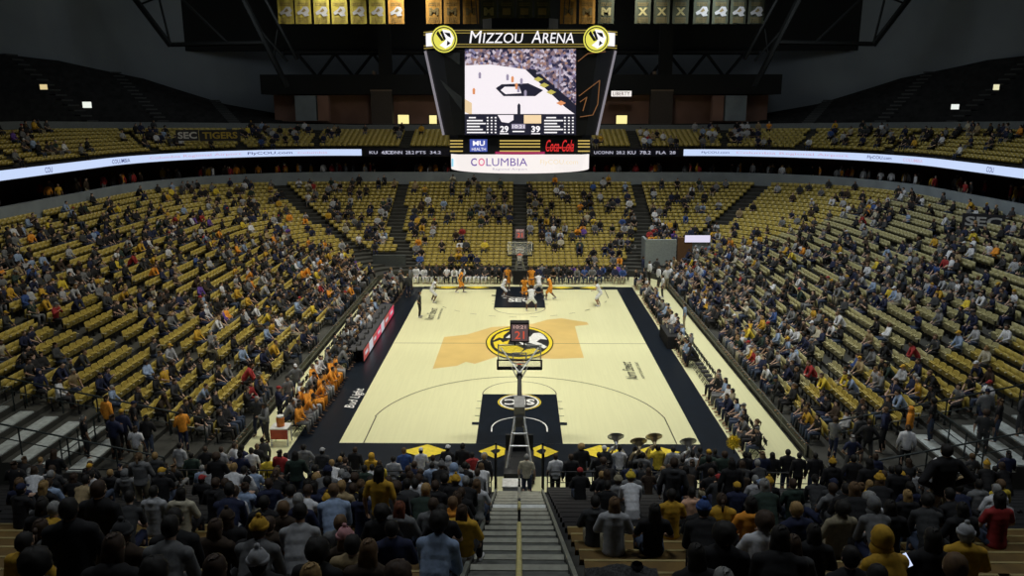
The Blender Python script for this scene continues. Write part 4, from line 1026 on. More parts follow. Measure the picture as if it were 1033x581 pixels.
# ------------------------------------------------------------------ who sits where
CAND = []
def vnoise(x, y, s):
    x /= s; y /= s; ix, iy = math.floor(x), math.floor(y); fx, fy = x-ix, y-iy
    def h(a, b): return (math.sin(a*127.1+b*311.7+3.1)*43758.5453) % 1
    fx = fx*fx*(3-2*fx); fy = fy*fy*(3-2*fy)
    return (h(ix,iy)*(1-fx)+h(ix+1,iy)*fx)*(1-fy)+(h(ix,iy+1)*(1-fx)+h(ix+1,iy+1)*fx)*fy
def density(px, py, sx, k):
    if sx < 0 and px < 405:
        e = np.interp(py, [180, 205, 240, 270, 330, 400, 440], [.15, .30, .50, .62, .62, .55, .50])
        if px > 290 and py < 250: e *= .62
        if px < 150 and py < 230: e *= .8
        if px < 200 and 350 < py: e *= .62
        if 300 < px and 250 < py < 275: e *= .7
    elif sx > 0 and px > 643:
        e = np.interp(py, [180, 205, 240, 290, 350, 400, 440], [.10, .20, .30, .50, .52, .55, .60])
        if px > 900 and py > 330: e *= .62
        edge = (px-667)/(810-667)*162+290 - 14   # height of the front rail here
        if py > edge-55: e = max(e, .78)
        if px < 720 and py < 235: e *= .8
    else:
        e = np.interp(py, [185, 215, 240, 262, 272], [.08, .15, .28, .28, .5])
    return e
occ = set(); rp = random.Random(21)
for i, (p, rz, sx, k, n, px, py, d) in enumerate(seats):
    base = density(px, py, sx, k); nz_ = vnoise(p[0]*1.0+50, p[1]*1.0+50, 2.4)*.65 + vnoise(p[0]+9, p[1]+77, 6.5)*.35
    pr = base*np.clip((nz_-.5)*2.6+1.0, .08, 2.0)
    if rp.random() < pr:
        occ.add(i); pose = rp.choices(['sit_hands_lap','sit_lean','sit_back','sit_clap'], [45,22,25,8])[0]
        f = Vector((-math.sin(rz), math.cos(rz)))
        side = 'left stand' if (sx < 0 and px < 405) else 'right stand' if (sx > 0 and px > 643) else 'far stand'
        tc = None
        q = rp.random()
        if 200 < px < 330 and 215 < py < 300 and q < .06: tc = 'orange'
        if px > 405 and px < 643 and q < .015: tc = 'orange'
        CAND.append(spec((p[0]+f.x*.04, p[1]+f.y*.04, p[2]-.02), rz+rp.uniform(-.25,.25), pose, tc=tc, rng=rp, where='%s row %d, %s seat from near end' % (side, k+1, ordw(n)), shoe=0))
        CAND[-1]['prio'] = 0
# ---- near stand: people picked out of the photograph, then the rest of the crowd round them
def place_near(px, py, pose):
    hh = POSES[pose]['head'].z; best = None
    for k in range(0, NB):
        y = ny(k) - (.56 if pose.startswith('sit') else .40); z = nz(k)
        off = POSES[pose]['head'].y
        P = proj((0, y+off, z+hh)); e = abs(P[1]-py)
        if best is None or e < best[0]: best = (e, k, y, z, P[2])
    _, k, y, z, d = best
    return k, Vector(((px-524.5)/F*d, y, z))
NEAR = [ # px, py, pose, top, tc, hair, hc, hat, hatc
 (125,479,'sit_back','hoodie','grey','short','dark','hood','grey'), (133,497,'sit_lean','tshirt','charcoal','short','dark',None,None), (154,497,'sit_hands_lap','hoodie','light grey','short','dark',None,None), (182,497,'sit_hands_lap','hoodie','cream','long','dark',None,None),
 (203,482,'sit_back','jacket','black','short','dark','cap','red'), (239,495,'sit_lean','tshirt','white','short','brown',None,None), (256,476,'sit_hands_lap','tshirt','light blue','short','brown',None,None), (230,520,'sit_hands_lap','jacket','black','long','brown','beanie','dark brown'),
 (182,527,'sit_lean','jacket','black','short','dark',None,None), (221,536,'sit_hands_lap','jacket','dark brown','long','brown',None,None), (171,545,'sit_lean','hoodie','grey','short','dark',None,None), (259,562,'sit_back','hoodie','black','short','dark','beanie','light grey'),
 (214,572,'sit_hands_lap','hoodie','dark brown','long','brown',None,None), (159,572,'sit_hands_lap','jacket','black','curly','dark',None,None), (294,496,'sit_hands_lap','tshirt','light grey','short','dark',None,None), (322,503,'sit_hands_lap','hoodie','dark brown','short','brown','beanie','gold'),
 (341,500,'sit_lean','hoodie','light blue','short','light brown',None,None), (303,522,'sit_lean','tshirt','light grey','short','dark',None,None), (347,535,'sit_back','hoodie','dark brown','long','light brown','beanie','pink'), (316,493,'sit_lean','tshirt','white','short','brown',None,None),
 (383,479,'stand','tshirt','gold','long','dark',None,None), (460,488,'sit_hands_lap','jacket','black','short','brown','beanie','gold'), (463,511,'sit_back','hoodie','gold','long','brown',None,None),
 (439,524,'sit_lean','hoodie','light blue','curly','dark',None,None), (397,528,'sit_hands_lap','jacket','navy','short','dark',None,None), (385,516,'sit_hands_lap','jacket','black','curly','dark',None,None), (409,515,'sit_back','hoodie','grey','long','red',None,None),
 (437,506,'sit_hands_lap','hoodie','grey','short','brown',None,None), (413,487,'sit_lean','jacket','charcoal','short','dark',None,None), (404,569,'sit_hands_lap','hoodie','dark brown','curly','brown',None,None), (92,548,'sit_lean','jacket','black','long','brown',None,None),
 (122,545,'sit_hands_lap','jacket','dark brown','short','brown','beanie','charcoal'), (68,520,'stand_clap','jacket','black','short','dark',None,None), (60,572,'sit_hands_lap','hoodie','charcoal','curly','dark',None,None), (98,500,'stand','jacket','black','short','brown',None,None), 
 (482,491,'sit_back','tshirt','white','long','light brown',None,None), (255,530,'sit_hands_lap','jacket','black','long','dark',None,None), (290,570,'sit_lean','jacket','black','long','dark',None,None), (330,566,'sit_hands_lap','jacket','black','curly','dark',None,None), (362,560,'sit_hands_lap','hoodie','dark brown','long','light brown',None,None), (272,524,'sit_back','hoodie','dark brown','short','brown',None,None),
 (586,475,'sit_hands_lap','jacket','black','short','dark','cap','red'), (637,481,'sit_lean','tshirt','white','short','brown','beanie','yellow'), (624,485,'sit_hands_lap','hoodie','grey','short','brown','beanie','khaki'), (613,487,'sit_hands_lap','jersey','black','short','dark',None,None),
 (601,503,'sit_hands_lap','hoodie','charcoal','short','dark',None,None), (620,510,'sit_hands_lap','hoodie','light grey','long','light brown',None,None), (661,510,'sit_back','tshirt','black','long','dark',None,None), (678,497,'sit_hands_lap','tshirt','gold','short','dark',None,None),
 (699,492,'sit_clap','hoodie','salmon','short','dark',None,None), (707,513,'sit_lean','jacket','black','short','dark','beanie','blue'), (749,488,'sit_hands_lap','jacket','navy','short','brown','cap','gold'), (762,489,'sit_back','hoodie','grey','short','dark','cap','light blue'),
 (773,491,'sit_hands_lap','jacket','black','short','red',None,None), (758,511,'sit_hands_lap','hoodie','orange','long','dark',None,None), (729,549,'sit_hands_lap','jacket','black','curly','dark',None,None), (779,546,'sit_lean','jacket','black','long','dark',None,None),
 (848,516,'sit_back','hoodie','khaki','curly','dark',None,None), (880,507,'sit_lean','hoodie','grey','short','brown','hood','grey'), (868,551,'sit_hands_lap','jacket','black','short','dark',None,None), (885,540,'sit_lean','jacket','gold','short','dark','hood','gold'),
 (972,531,'sit_hands_lap','hoodie','gold','short','grey','beanie','light grey'), (985,487,'sit_hands_lap','hoodie','grey','short','dark',None,None), (938,541,'sit_hands_lap','jacket','black','long','dark',None,None),
 (968,510,'sit_hands_lap','jacket','black','long','dark',None,None), (806,452,'stand','jacket','black','short','dark',None,None), (822,455,'stand','jacket','black','short','dark',None,None), (860,462,'stand_hips','jacket','black','short','dark',None,None), (876,466,'stand','jacket','black','long','dark',None,None), (800,487,'sit_hands_lap','hoodie','dark green','short','brown',None,None),
 (820,530,'sit_hands_lap','jacket','black','long','dark',None,None), (800,545,'sit_hands_lap','jacket','charcoal','long','brown',None,None), (930,500,'sit_lean','hoodie','charcoal','short','dark',None,None), (905,470,'stand','jacket','black','short','dark',None,None), (680,470,'stand','hoodie','charcoal','short','brown',None,None), (715,462,'stand_hold','tshirt','black','short','dark',None,None)]
rn = random.Random(5); taken = {}
_d = 14.4; _p = Vector(((946-524.5)/F*_d, ny(12)-.62, nz(12)+.435))
CAND.append(spec(_p, .1, 'stand_hips', tc='black', top='jacket', hair='short', hc='dark', lc='khaki', rng=rn, force=True, sc=1.08, w=1.15, skin=0)); CAND[-1]['where'] = 'standing on a bench above the crowd at the lower right'
taken[12] = [_p.x]
for (px, py, pose, top, tc, hair, hc, hat, hatc) in NEAR:
    k, p = place_near(px, py, pose)
    if top == 'jersey': top = 'tshirt'
    lc = 'khaki' if px in (946, 860) else 'denim' if px in (439, 822) else None
    s = spec(p, rn.uniform(-.2,.2), pose, tc=tc, top=top, hair=hair, hc=hc, hat=hat, hatc=hatc, lc=lc, rng=rn, force=True, skin=0 if hc != 'dark' else None); s['row'] = k; CAND.append(s); taken.setdefault(k, []).append(p.x)
def spread(items, gap):
    for _ in range(12):
        items.sort(key=lambda s: s['pos'].x)
        for a, b in zip(items[:-1], items[1:]):
            g = b['pos'].x - a['pos'].x
            if g < gap: a['pos'].x -= (gap-g)/2; b['pos'].x += (gap-g)/2
for k in list(taken):
    it = [s for s in CAND if s.get('row') == k]; spread(it, .50); taken[k] = [s['pos'].x for s in it]
def blank(px, py):
    return (563 < px < 690 and py > 517) or (686 < px < 746 and 513 < py < 547) or (98 < px < 205 and 508 < py < 562) or (555 < px < 606 and 482 < py < 520) or (782 < px < 835 and 492 < py < 515) or (812 < px < 860 and 555 < py < 581) or (490 < px < 563)
for k in range(0, 22):
    for sx in (-1, 1):
        x = 1.15
        while x < 19:
            X = sx*(x+rn.uniform(-.05,.05)); x += .60
            stnd = rn.random() < (.12 if k < 9 else .02)
            pose = rn.choice(['stand','stand_clap']) if stnd else rn.choices(['sit_hands_lap','sit_lean','sit_back','sit_clap'], [45,25,22,8])[0]
            y = ny(k)-(.40 if stnd else .56); z = nz(k); hp = proj((X, y, z+POSES[pose]['head'].z)); bp_ = proj((X, y, z+.45))
            if hp[0] < 12 or hp[0] > 1022 or hp[1] > 592: continue
            if blank(hp[0], hp[1]) or blank(bp_[0], bp_[1]): continue
            if any(abs(X-q) < .55 for q in taken.get(k, [])): continue
            if k in (13,14,15,16) and sx > 0 and 563 < hp[0] < 800 and rn.random() < .5: continue
            pr = (.70 if k >= 10 else (.46 if k in (0,2,4,6,8,9) else .26)) if sx < 0 else (.52 if k >= 10 else (.40 if k in (0,2,4,6,8) else .22))
            if rn.random() > pr: continue
            s = spec((X, y, z), rn.uniform(-.25,.25), pose, rng=rn, dark=(k >= 12 and rn.random() < .65) or (sx > 0 and rn.random() < .6)); s['row'] = k; CAND.append(s); taken.setdefault(k, []).append(X)
for k in taken:
    for sx, side in ((-1,'left'), (1,'right')):
        L_ = sorted([s for s in CAND if s.get('row') == k and s['pos'].x*sx > 0], key=lambda s: abs(s['pos'].x))
        for n, s in enumerate(L_): s['where'] = 'near-stand row %d, %s %s of stairs' % (k+1, ordw(n+1), side)
# ---- standing on the floor behind the near baseline
FLOOR = [(587,452,'stand','jacket','black','curly','blond',None,None),(623,455,'stand_hold','tshirt','white','short','dark',None,None),(649,459,'stand_hold','hoodie','grey','short','dark',None,None),(667,455,'stand_hold','hoodie','yellow','short','dark',None,None),(677,454,'stand','hoodie','light grey','short','dark',None,None),
 (699,458,'stand_hold','tshirt','white','short','dark',None,None),(720,455,'stand','jacket','black','short','dark',None,None),(756,456,'stand','jacket','black','long','dark',None,None),(738,462,'stand','hoodie','black','long','dark',None,None),
 (375,460,'stand','hoodie','gold','short','dark','hood','gold'),(397,462,'stand','tshirt','light grey','short','dark',None,None),(408,459,'stand_clap','tshirt','blue','short','light brown',None,None),(425,453,'stand','tshirt','white','short','dark','cap','white'),
 (450,472,'stand_hips','hoodie','light grey','short','grey','hood','light grey'),(454,455,'stand','jacket','black','short','dark','cap','white'),(477,456,'stand','hoodie','red','short','dark',None,None),(489,464,'stand','tshirt','light grey','curly','grey',None,None),(440,462,'stand','hoodie','grey','short','brown',None,None),
 (465,452,'stand_clap','jacket','black','short','dark',None,None),(345,458,'stand','jacket','black','short','dark',None,None),(358,454,'stand','jacket','black','short','brown',None,None),(343,463,'stand_clap','jacket','black','short','blond',None,None),(325,458,'stand','hoodie','charcoal','short','dark','cap','light grey'),(306,455,'stand_hips','hoodie','grey','short','dark',None,None),
 (288,462,'stand','tshirt','white','short','dark',None,None),(270,463,'stand','jacket','yellow','short','dark',None,None),(253,456,'stand','tshirt','white','short','dark',None,None),(243,455,'stand','jacket','navy','long','dark',None,None),(222,454,'stand','tshirt','light grey','short','brown',None,None),(206,452,'stand_hips','jacket','black','short','brown',None,None),
 (180,455,'stand','jersey','light grey','short','dark',None,None),(192,462,'stand','jacket','dark green','short','dark',None,None),(532,456,'stand','tshirt','cream','short','grey',None,None),(563,463,'stand','tshirt','white','short','brown',None,None),(575,461,'stand','jacket','black','short','brown',None,None),(605,458,'stand_clap','jacket','black','short','dark',None,None),(614,455,'stand','jacket','charcoal','short','grey','cap','white'),
 (640,455,'stand','jacket','black','short','dark',None,None),(689,460,'stand','jacket','black','short','dark',None,None),(780,458,'stand','jacket','black','long','dark',None,None),(794,456,'stand','jacket','black','short','dark',None,None),(708,452,'stand_hold','hoodie','charcoal','short','dark',None,None)]
yy = [-18.9, -18.2, -17.5]; FL = []
FLH = (1.645,)
for (px, py, pose, top, tc, hair, hc, hat, hatc) in FLOOR:
    best = min(((abs(proj((0, Y, 1.645))[1]-py), Y) for Y in (-19.2, -18.8, -18.4, -18.0, -17.6)), key=lambda q: q[0])[1]
    if abs(px-525) < 14: best = -19.1
    d = proj((0, best, 1.645))[2]; X = (px-524.5)/F*d
    if abs(X) < 1.0 and best > -19.05: X = math.copysign(1.0, X)
    if top == 'jersey': top = 'tshirt'
    s = spec((X, best, 0), rn.uniform(-.3,.3), pose, tc=tc, top=top, hair=hair, hc=hc, hat=hat, hatc=hatc, rng=rn, force=True); FL.append(s); CAND.append(s)
for Y in set(s['pos'].y for s in FL): spread([s for s in FL if s['pos'].y == Y], .55)
for sx, side in ((-1,'left'), (1,'right')):
    for n, s in enumerate(sorted([s for s in FL if s['pos'].x*sx > 0], key=lambda s: abs(s['pos'].x))): s['where'] = 'on floor behind near baseline, %s %s of goal' % (ordw(n+1), side)
# ---- players and officials
def feet(px, py, pose, dx, dy, where, **kw):
    p = atz(px, py, 0); s = spec(p, fwd_rz(dx, dy), pose, where=where, rng=rn, force=True, hair='short', hc='dark', **kw); CAND.append(s); return s
wj = dict(tc='white', top='jersey', leg='shorts', lc='white', shoe=1); oj = dict(tc='orange', top='jersey', leg='shorts', lc='orange', shoe=1)
feet(437,304.5,'guard',1,.3,'leftmost white player on court', sc=1.12, skin=2, **wj); feet(464.5,295.5,'run',1,.2,'by the far baseline left of the key', sc=1.1, skin=2, **oj)
feet(536,313.5,'guard',0,1,'white player at the far free-throw line', sc=1.12, skin=2, **wj); feet(529,303.5,'run',0,-1,'orange player on the far key', sc=1.1, skin=2, **oj)
feet(555,302.5,'run',-1,.3,'orange player right of the far key', sc=1.1, skin=2, **oj); feet(604,308,'guard',-1,.2,'rightmost white player on court', sc=1.14, skin=1, **wj)
feet(536,295,'stand',0,-1,'orange player under the far basket', sc=1.16, skin=2, **oj); feet(543.5,298,'guard',-.3,1,'white player beside the far basket', sc=1.1, skin=2, **wj)
feet(512,293,'stand',.2,-1,'orange player left of the far basket', sc=1.1, skin=1, **oj); feet(508,300,'guard',.8,.2,'white player on the far key left side', sc=1.05, skin=2, **wj)
feet(423.5,320,'stand_hips',1,0,'official on the left sideline', tc='charcoal', top='tshirt', lc='black'); feet(668,300,'stand',-1,0,'by the right sideline tables', tc='white', top='tshirt', lc='charcoal'); feet(650,293,'stand_hips',-1,0,'at the far right court corner', tc='black', top='jacket', lc='black'); feet(690,332,'stand',-1,.2,'in the right aisle', tc='light blue', top='tshirt', lc='khaki')
# ---- courtside rows on folding chairs
CHAIRS = []
def row(x, y0, y1, face, name, pr, step=.62, fn=None, off=0):
    n = 0; y = y0
    while y <= y1+1e-6:
        n += 1; rz = fwd_rz(face[0], face[1]); CHAIRS.append(((x, y, 0), rz, name, n)); 
        if rn.random() < (pr(y) if callable(pr) else pr):
            kw = fn(y) if fn else {}
            pose = kw.pop('pose', None) or rn.choices(['sit_hands_lap','sit_lean','sit_back'], [40,35,25])[0]
            s = spec((x+face[0]*.02, y, .02), rz+rn.uniform(-.3,.3), pose, where='%s, %s from near end' % (name, ordw(n)), rng=rn, **kw); CAND.append(s)
        y += step
row(9.65, -15.6, 15.6, (-1,0), 'right sideline chair row', lambda y: .05 if -8.6 < y < -5.0 else (.97 if y < 8 else .85), fn=lambda y: dict(tc=rn.choice(['black','charcoal','navy','grey','black','white','blue','light blue','khaki'])))
row(-9.6, -13.4, -6.0, (1,0), 'visitors bench left sideline', .98, .62, fn=lambda y: dict(tc='orange', top='hoodie' if rn.random()<.3 else 'tshirt', hair='short', hc='dark', lc=rn.choice(['orange','grey','light grey']), skin=rn.choice([1,2,2])))
row(-10.35, -12.8, -5.2, (1,0), 'second row behind visitors bench', .6, .75, fn=lambda y: dict(tc=rn.choice(['grey','white','light grey','black','orange'])))
row(-9.75, -5.1, 6.8, (1,0), 'scorers table row left sideline', .95, .62, fn=lambda y: dict(tc=rn.choice(['black','charcoal','grey','white','black','light blue'])))
row(-10.45, -4.0, 7.4, (1,0), 'second row behind scorers table', .8, .70, fn=lambda y: dict(tc=rn.choice(['black','charcoal','grey','navy','black','white'])))
row(-9.6, 7.6, 15.8, (1,0), 'home bench left sideline', .95, .62, fn=lambda y: dict(tc=rn.choice(['black','charcoal','black','grey','black','white'])))
row(-10.4, 7.9, 16.4, (1,0), 'second row behind home bench', .8, .66, fn=lambda y: dict(tc=rn.choice(['black','grey','black','light grey'])))
def rowx(y, x0, x1, name, pr, fn=None):
    n = 0; x = x0
    while x <= x1:
        if abs(x) > .9:
            n += 1; CHAIRS.append(((x, y, 0), PI, name, n))
            if rn.random() < pr:
                kw = fn(x) if fn else {}
                s = spec((x, y, .02), PI+rn.uniform(-.3,.3), rn.choice(['sit_hands_lap','sit_lean','sit_back']), where='%s, %s from left' % (name, ordw(n)), rng=rn, **kw); CAND.append(s)
        x += .62
rowx(16.6, -8.4, 8.6, 'far baseline front row', .93, fn=lambda x: dict(tc=rn.choice(['black','black','charcoal','white'] if x < 0 else ['black','navy','grey','blue','black']), lc='white' if x < -1 and rn.random() < .7 else None))
rowx(17.7, -8.1, 8.8, 'far baseline second row', .85, fn=lambda x: dict(tc=rn.choice(['black','charcoal','grey','navy','blue','purple','black'] if x > 0 else ['black','charcoal','black','navy'])))
for (px, py) in ((415,292),(405,297),(412,300),(398,303),(655,284),(662,281),(672,292),(664,290),(648,280),(283,428),(300,402),(270,446),(292,415),(640,268),(676,283),(684,300),(262,440)):
    p = atz(px, py, 0); CAND.append(spec(p, rn.uniform(-PI, PI), rn.choice(['stand','stand_hips','stand_clap']), rng=rn, where='standing on the floor near pixel corner', tc=rn.choice(['black','charcoal','grey','white','navy'])))
    CAND[-1]['floor'] = True
rc = random.Random(77)
for sx, side in ((-1,'left'), (1,'right')):
    cn = 0
    for k in range(-2, 12):
        for Y in (-16.7, -17.5, -18.3):
            if rc.random() < ((.62 if k < 5 else .0) if sx < 0 else (.62 if k < 8 else .25)):
                cn += 1; x = (abr(k/NR)[0]+.45) if k >= 0 else 11.3+.8*k
                z = zrow(k/NR) if k >= 0 else 0
                s = spec((sx*x, Y+rc.uniform(-.15,.15), z), rc.uniform(-1,1), rc.choice(['stand','stand_hips','stand','stand_clap']), rng=rc, tc=rc.choice(['black','black','charcoal','navy','grey','white','orange']) if k < 9 else None); CAND.append(s)
                s['where'] = '%s near corner, %s out from the court' % (side, ordw(cn))
for n, s in enumerate([s for s in CAND if s.get('floor')]): s['where'] = 'on the courtside floor, %s from far end' % ordw(n+1)
# ---- choose 300 individuals: everyone picked out by hand, then the largest in the picture
for s in CAND:
    hz = s['pos'].z + POSES[s['pose']]['head'].z; px, py, d = proj((s['pos'].x, s['pos'].y, hz)); s['px'], s['py'], s['d'] = px, py, d
    s['inn'] = 0 < px < 1033 and -5 < py < 586
CAND = [s for s in CAND if -20 < s['px'] < 1053 and s['py'] < 595]
ordr = sorted(CAND, key=lambda s: (not s['force'], not s['inn'], s['d']))
IND = ordr[:300]; REST = ordr[300:]
used = set()
for s in IND:
    b = person(s); l = plabel(s)
    while l in used: l = l.replace('person in', 'person wearing', 1) if 'person in' in l else l + ' too'
    used.add(l)
    where = s['where']; g = ('near stand crowd' if 'near-stand' in where else 'people standing behind the near baseline' if 'behind near baseline' in where else 'courtside people' if 'row' in where or 'bench' in where or 'courtside' in where else 'players and officials')
    if 'stand row' in where and 'near-stand' not in where: g = 'spectators in the side stands'
    tag(b, l, 'person', g)
print('people', len(CAND), 'individual', len(IND), 'rest', len(REST), 'max depth of individuals', max(s['d'] for s in IND if not s['force']))
# the rest of the crowd in one object
mats = []; midx = {}
def mslot(m):
    if m.name not in midx: midx[m.name] = len(mats); mats.append(m)
    return midx[m.name]
Vs, Ts, Ms = [], [], []; vo = 0
def addlow(key, s, m, off=None):
    global vo
    v, t = LOW[key]
    if off is not None: v = v + np.array(off[:])
    k = s['sc']; w = xf(v, s['pos'], s['rz'], (k*s['w'], k, k)); Vs.append(w); Ts.append(t+vo); Ms.append(np.full(len(t), mslot(m))); vo += len(v)
def low_person(s):
    s = dict(s); tp = s['top'] if s['top'] != 'jacket' else 'hoodie'
    addlow((s['pose'], 'body'), s, SKINS[s['skin']]); addlow((s['pose'], tp), s, cloth(s['tc'])); addlow((s['pose'], s['leg']), s, cloth(s['lc']))
    h = POSES[s['pose']]['head']
    if s['hat']: addlow(('hair', s['hat']), s, cloth(s['hatc']), h)
    else: addlow(('hair', s['hair']), s, hairm(s['hc']), h)
for s in REST: low_person(s)
# upper tier and concourse people
upseats = []
for j in range(NU-1):
    e = .45+.68*j+.40; H = halfpath(34.2+e, 35.7+e, 16+e, 40, 60, 20); arr = np.array(H); L = np.concatenate([[0], np.cumsum(np.hypot(*np.diff(arr, axis=0).T))])
    for sx in (-1, 1):
        s = L[-1]-.7
        while s > 0:
            x = np.interp(s, L, arr[:,0]); y = np.interp(s, L, arr[:,1]); x2 = np.interp(min(s+.05,L[-1]), L, arr[:,0]); y2 = np.interp(min(s+.05,L[-1]), L, arr[:,1]); tx, ty = x2-x, y2-y; q = math.hypot(tx, ty) or 1; s -= .55
            if aisle_hit(x, y, 0, True): continue
            z = zup(j, x, y); px, py, d = proj((sx*x, y, z+.6))
            if px < -25 or px > 1058: continue
            upseats.append(((sx*x, y, z), fwd_rz(sx*-ty/q, tx/q)))
ru = random.Random(3)
for p, rz in upseats:
    if ru.random() < .13*np.clip((vnoise(p[0]+31, p[1]+15, 3.2)-.45)*5+.9, .05, 3):
        low_person(spec(p, rz, 'sit_hands_lap', rng=ru))
for i in range(170):
    w = ru.uniform(0, 1); H = fullpath(34.2+ru.uniform(1.2,3.5), 35.7+2, 18, n1=30, n2=40, n3=20); q = H[int(w*(len(H)-1))]
    low_person(spec((q[0]+ru.uniform(-.4,.4), q[1]+ru.uniform(-.4,.4), 6.5), ru.uniform(-PI,PI), 'stand', rng=ru, tc=ru.choice(['black','red','grey','white','gold','dark brown','orange'])))
o = mass('crowd', Vs, Ts, Ms, mats, True); tag(o, 'smaller spectators in dark, grey, white, gold and orange clothes filling the bowl', 'crowd', 'spectators in the bowl', 'stuff')
# seats: 300 nearest as things, the rest in one object
si = sorted(range(len(seats)), key=lambda i: (not (42 < seats[i][5] < 1006 and seats[i][6] < 470), i in occ, seats[i][7]))
single = set(si[:300])
proto = None
for i in si[:300]:
    p, rz, sx, k, n, px, py, d = seats[i]
    if proto is None: proto = make_seat(); o = proto
    else: o = dup(proto)
    o.location = p; o.rotation_euler = (0, 0, rz); cn = 'gold'
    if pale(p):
        cn = 'pale khaki-toned'
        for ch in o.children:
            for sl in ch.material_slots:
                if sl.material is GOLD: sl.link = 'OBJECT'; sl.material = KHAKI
    else:
        for ch in o.children:
            for sl in ch.material_slots:
                if sl.material is KHAKI: sl.material = GOLD
    tag(o, cn+' folding stadium seat, %s stand row %d, %s seat from near railing' % ('left' if sx < 0 else 'right', k+1, ordw(n)), 'seat', 'gold seats nearest the near corners')
Vs, Ts, Ms = [], [], []; vo = 0
for i, u in enumerate(seats):
    if i in single: continue
    endf = abs(math.cos(u[1]))**4 if u[0][1] > 17 else 0.0; Vs.append(xf(LSV, u[0], u[1], (1, 1, 1-.30*endf))); Ts.append(LST+vo); Ms.append(LSM); vo += len(LSV)
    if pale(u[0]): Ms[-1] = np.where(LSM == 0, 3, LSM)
for p, rz in upseats: Vs.append(xf(LSV, p, rz, (1, 1, .74))); Ts.append(LST+vo); Ms.append(LSM); vo += len(LSV)
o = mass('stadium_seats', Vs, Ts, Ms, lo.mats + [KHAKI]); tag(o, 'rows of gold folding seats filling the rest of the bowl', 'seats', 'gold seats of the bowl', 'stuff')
print('seats', len(seats), 'upper', len(upseats))
# ------------------------------------------------------------------ folding chairs along the court
CH = {}
def mk_chair():
    r = empty('folding_chair'); CB = mat('chair_black', (.018,.018,.02), .45)
    b = MB(); b.box((0, .0, .44), (.42, .40, .04), CB); b.box((0, .0, .465), (.38, .36, .02), CB); b.build('seat', r)
    b = MB(); b.box((0, -.23, .74), (.42, .03, .24), CB, rx=-.12); b.build('backrest', r)
    for s in (-1, 1):
        b = MB(); b.bar((s*.21, .22, 0), (s*.21, -.26, .86), .012, STEEL, 6); b.build('frame', r)
        b = MB(); b.bar((s*.19, -.24, 0), (s*.19, .16, .44), .012, STEEL, 6); b.build('leg', r)
    return r
cp = None; nc = 0
for (p, rz, name, n) in CHAIRS:
    q = proj((p[0], p[1], .5))
    if not (0 < q[0] < 1033): continue
    o = cp if cp is None and False else None
    if cp is None: cp = mk_chair(); o = cp
    else: o = dup(cp)
    o.location = p; o.rotation_euler = (0, 0, rz); nc += 1
    tag(o, 'black folding chair, %s, %s from %s' % (name, ordw(n), 'left' if 'baseline' in name else 'near end'), 'chair', name)
print('chairs', nc)
# ------------------------------------------------------------------ scorers table with LED advertising front
r = empty('scorers_table', (-8.75, 1.4, 0)); tag(r, 'long scorers table with red and white lit advertising front, left sideline', 'table')
b = MB(); b.box((-.35, 0, .74), (.8, 10.4, .05), mat('table_dark', (.05,.05,.055), .5)); b.build('tabletop', r)
b = MB(); b.box((.06, 0, .40), (.06, 10.4, .72), BLACK); pnl = b.build('front_panel', r)
secs = [(-5.15,-3.6,'led_dull_red',(.50,.10,.09)),(-3.55,-2.4,'led_greywhite',(.50,.50,.55)),(-2.35,-1.2,'led_dull_red',(.5,.1,.09)),(-1.15,.3,'led_crimson',(.80,.06,.14)),(.35,1.4,'led_greywhite',(.5,.5,.55)),(1.45,3.3,'led_dull_red',(.5,.1,.09)),(3.35,5.15,'led_crimson',(.80,.06,.14))]
for y0, y1, nm, c in secs:
    b = MB(); b.box((.10, (y0+y1)/2, .41), (.012, y1-y0, .62), emat(nm, c, .75)); b.box((.108, (y0+y1)/2, .42), (.006, (y1-y0)*.5, .18), emat('led_greywhite', (.6,.6,.65), .8)); b.build('led_section', pnl)
for y in (-4.8, -2.4, 0, 2.4, 4.8):
    b = MB(); b.box((-.65, y, .36), (.05,.05,.72), STEEL); b.build('leg', r)
for i in range(9):
    y = -4.4+i*1.15+.2; b = MB(); b.box((0,0,.012), (.24,.33,.02), STEEL); b.box((.13,0,.12), (.015,.33,.21), STEEL, rz=0); o = b.build('laptop', loc=(-9.12, 1.4+y-1.2, .765))
    c = MB(); c.box((.120,0,.12), (.004,.29,.17), emat('laptop_screen', (.5,.6,.8), .5)); c.build('screen', o)
    tag(o, 'open dark laptop on the scorers table, %s from the near end' % ordw(i+1), 'laptop', 'laptops on the scorers table')
# black draped media table on the right
p = atz(682, 349, 0); r = empty('draped_table', (p.x-.25, p.y+.7, 0)); tag(r, 'black draped media table on the right sideline', 'table')
b = MB(); b.box((0, 0, .74), (.75, 2.6, .04), BLACK); b.build('tabletop', r)
b = MB(); n = 26; 
for i in range(n):
    y = -1.3+2.6*i/n; b.box((-.37-.012*(i%2), y+.05, .37), (.02, .1, .74), mat('black_cloth', (.012,.012,.014), .9)); 
for i in range(8):
    b.box((-.33+.09*i, -1.3-.012*(i%2), .37), (.09, .02, .74), MATS['black_cloth'])
b.build('drape', r)
for sx in (-1,1):
    c = MB(); c.box((sx*.3, 1.2, .36), (.04,.04,.72), STEEL); c.build('leg', r)
for i, (dx, dy) in enumerate(((.0,-.6),(.02,.5))):
    b = MB(); b.box((0,0,.012), (.24,.34,.02), STEEL); b.box((-.12,0,.13), (.015,.34,.22), GREYM); o = b.build('laptop', loc=(p.x-.25+dx, p.y+.7+dy, .765)); tag(o, 'grey laptop on the black draped table, %s one' % ('nearer','farther')[i], 'laptop', 'laptops on the draped table')
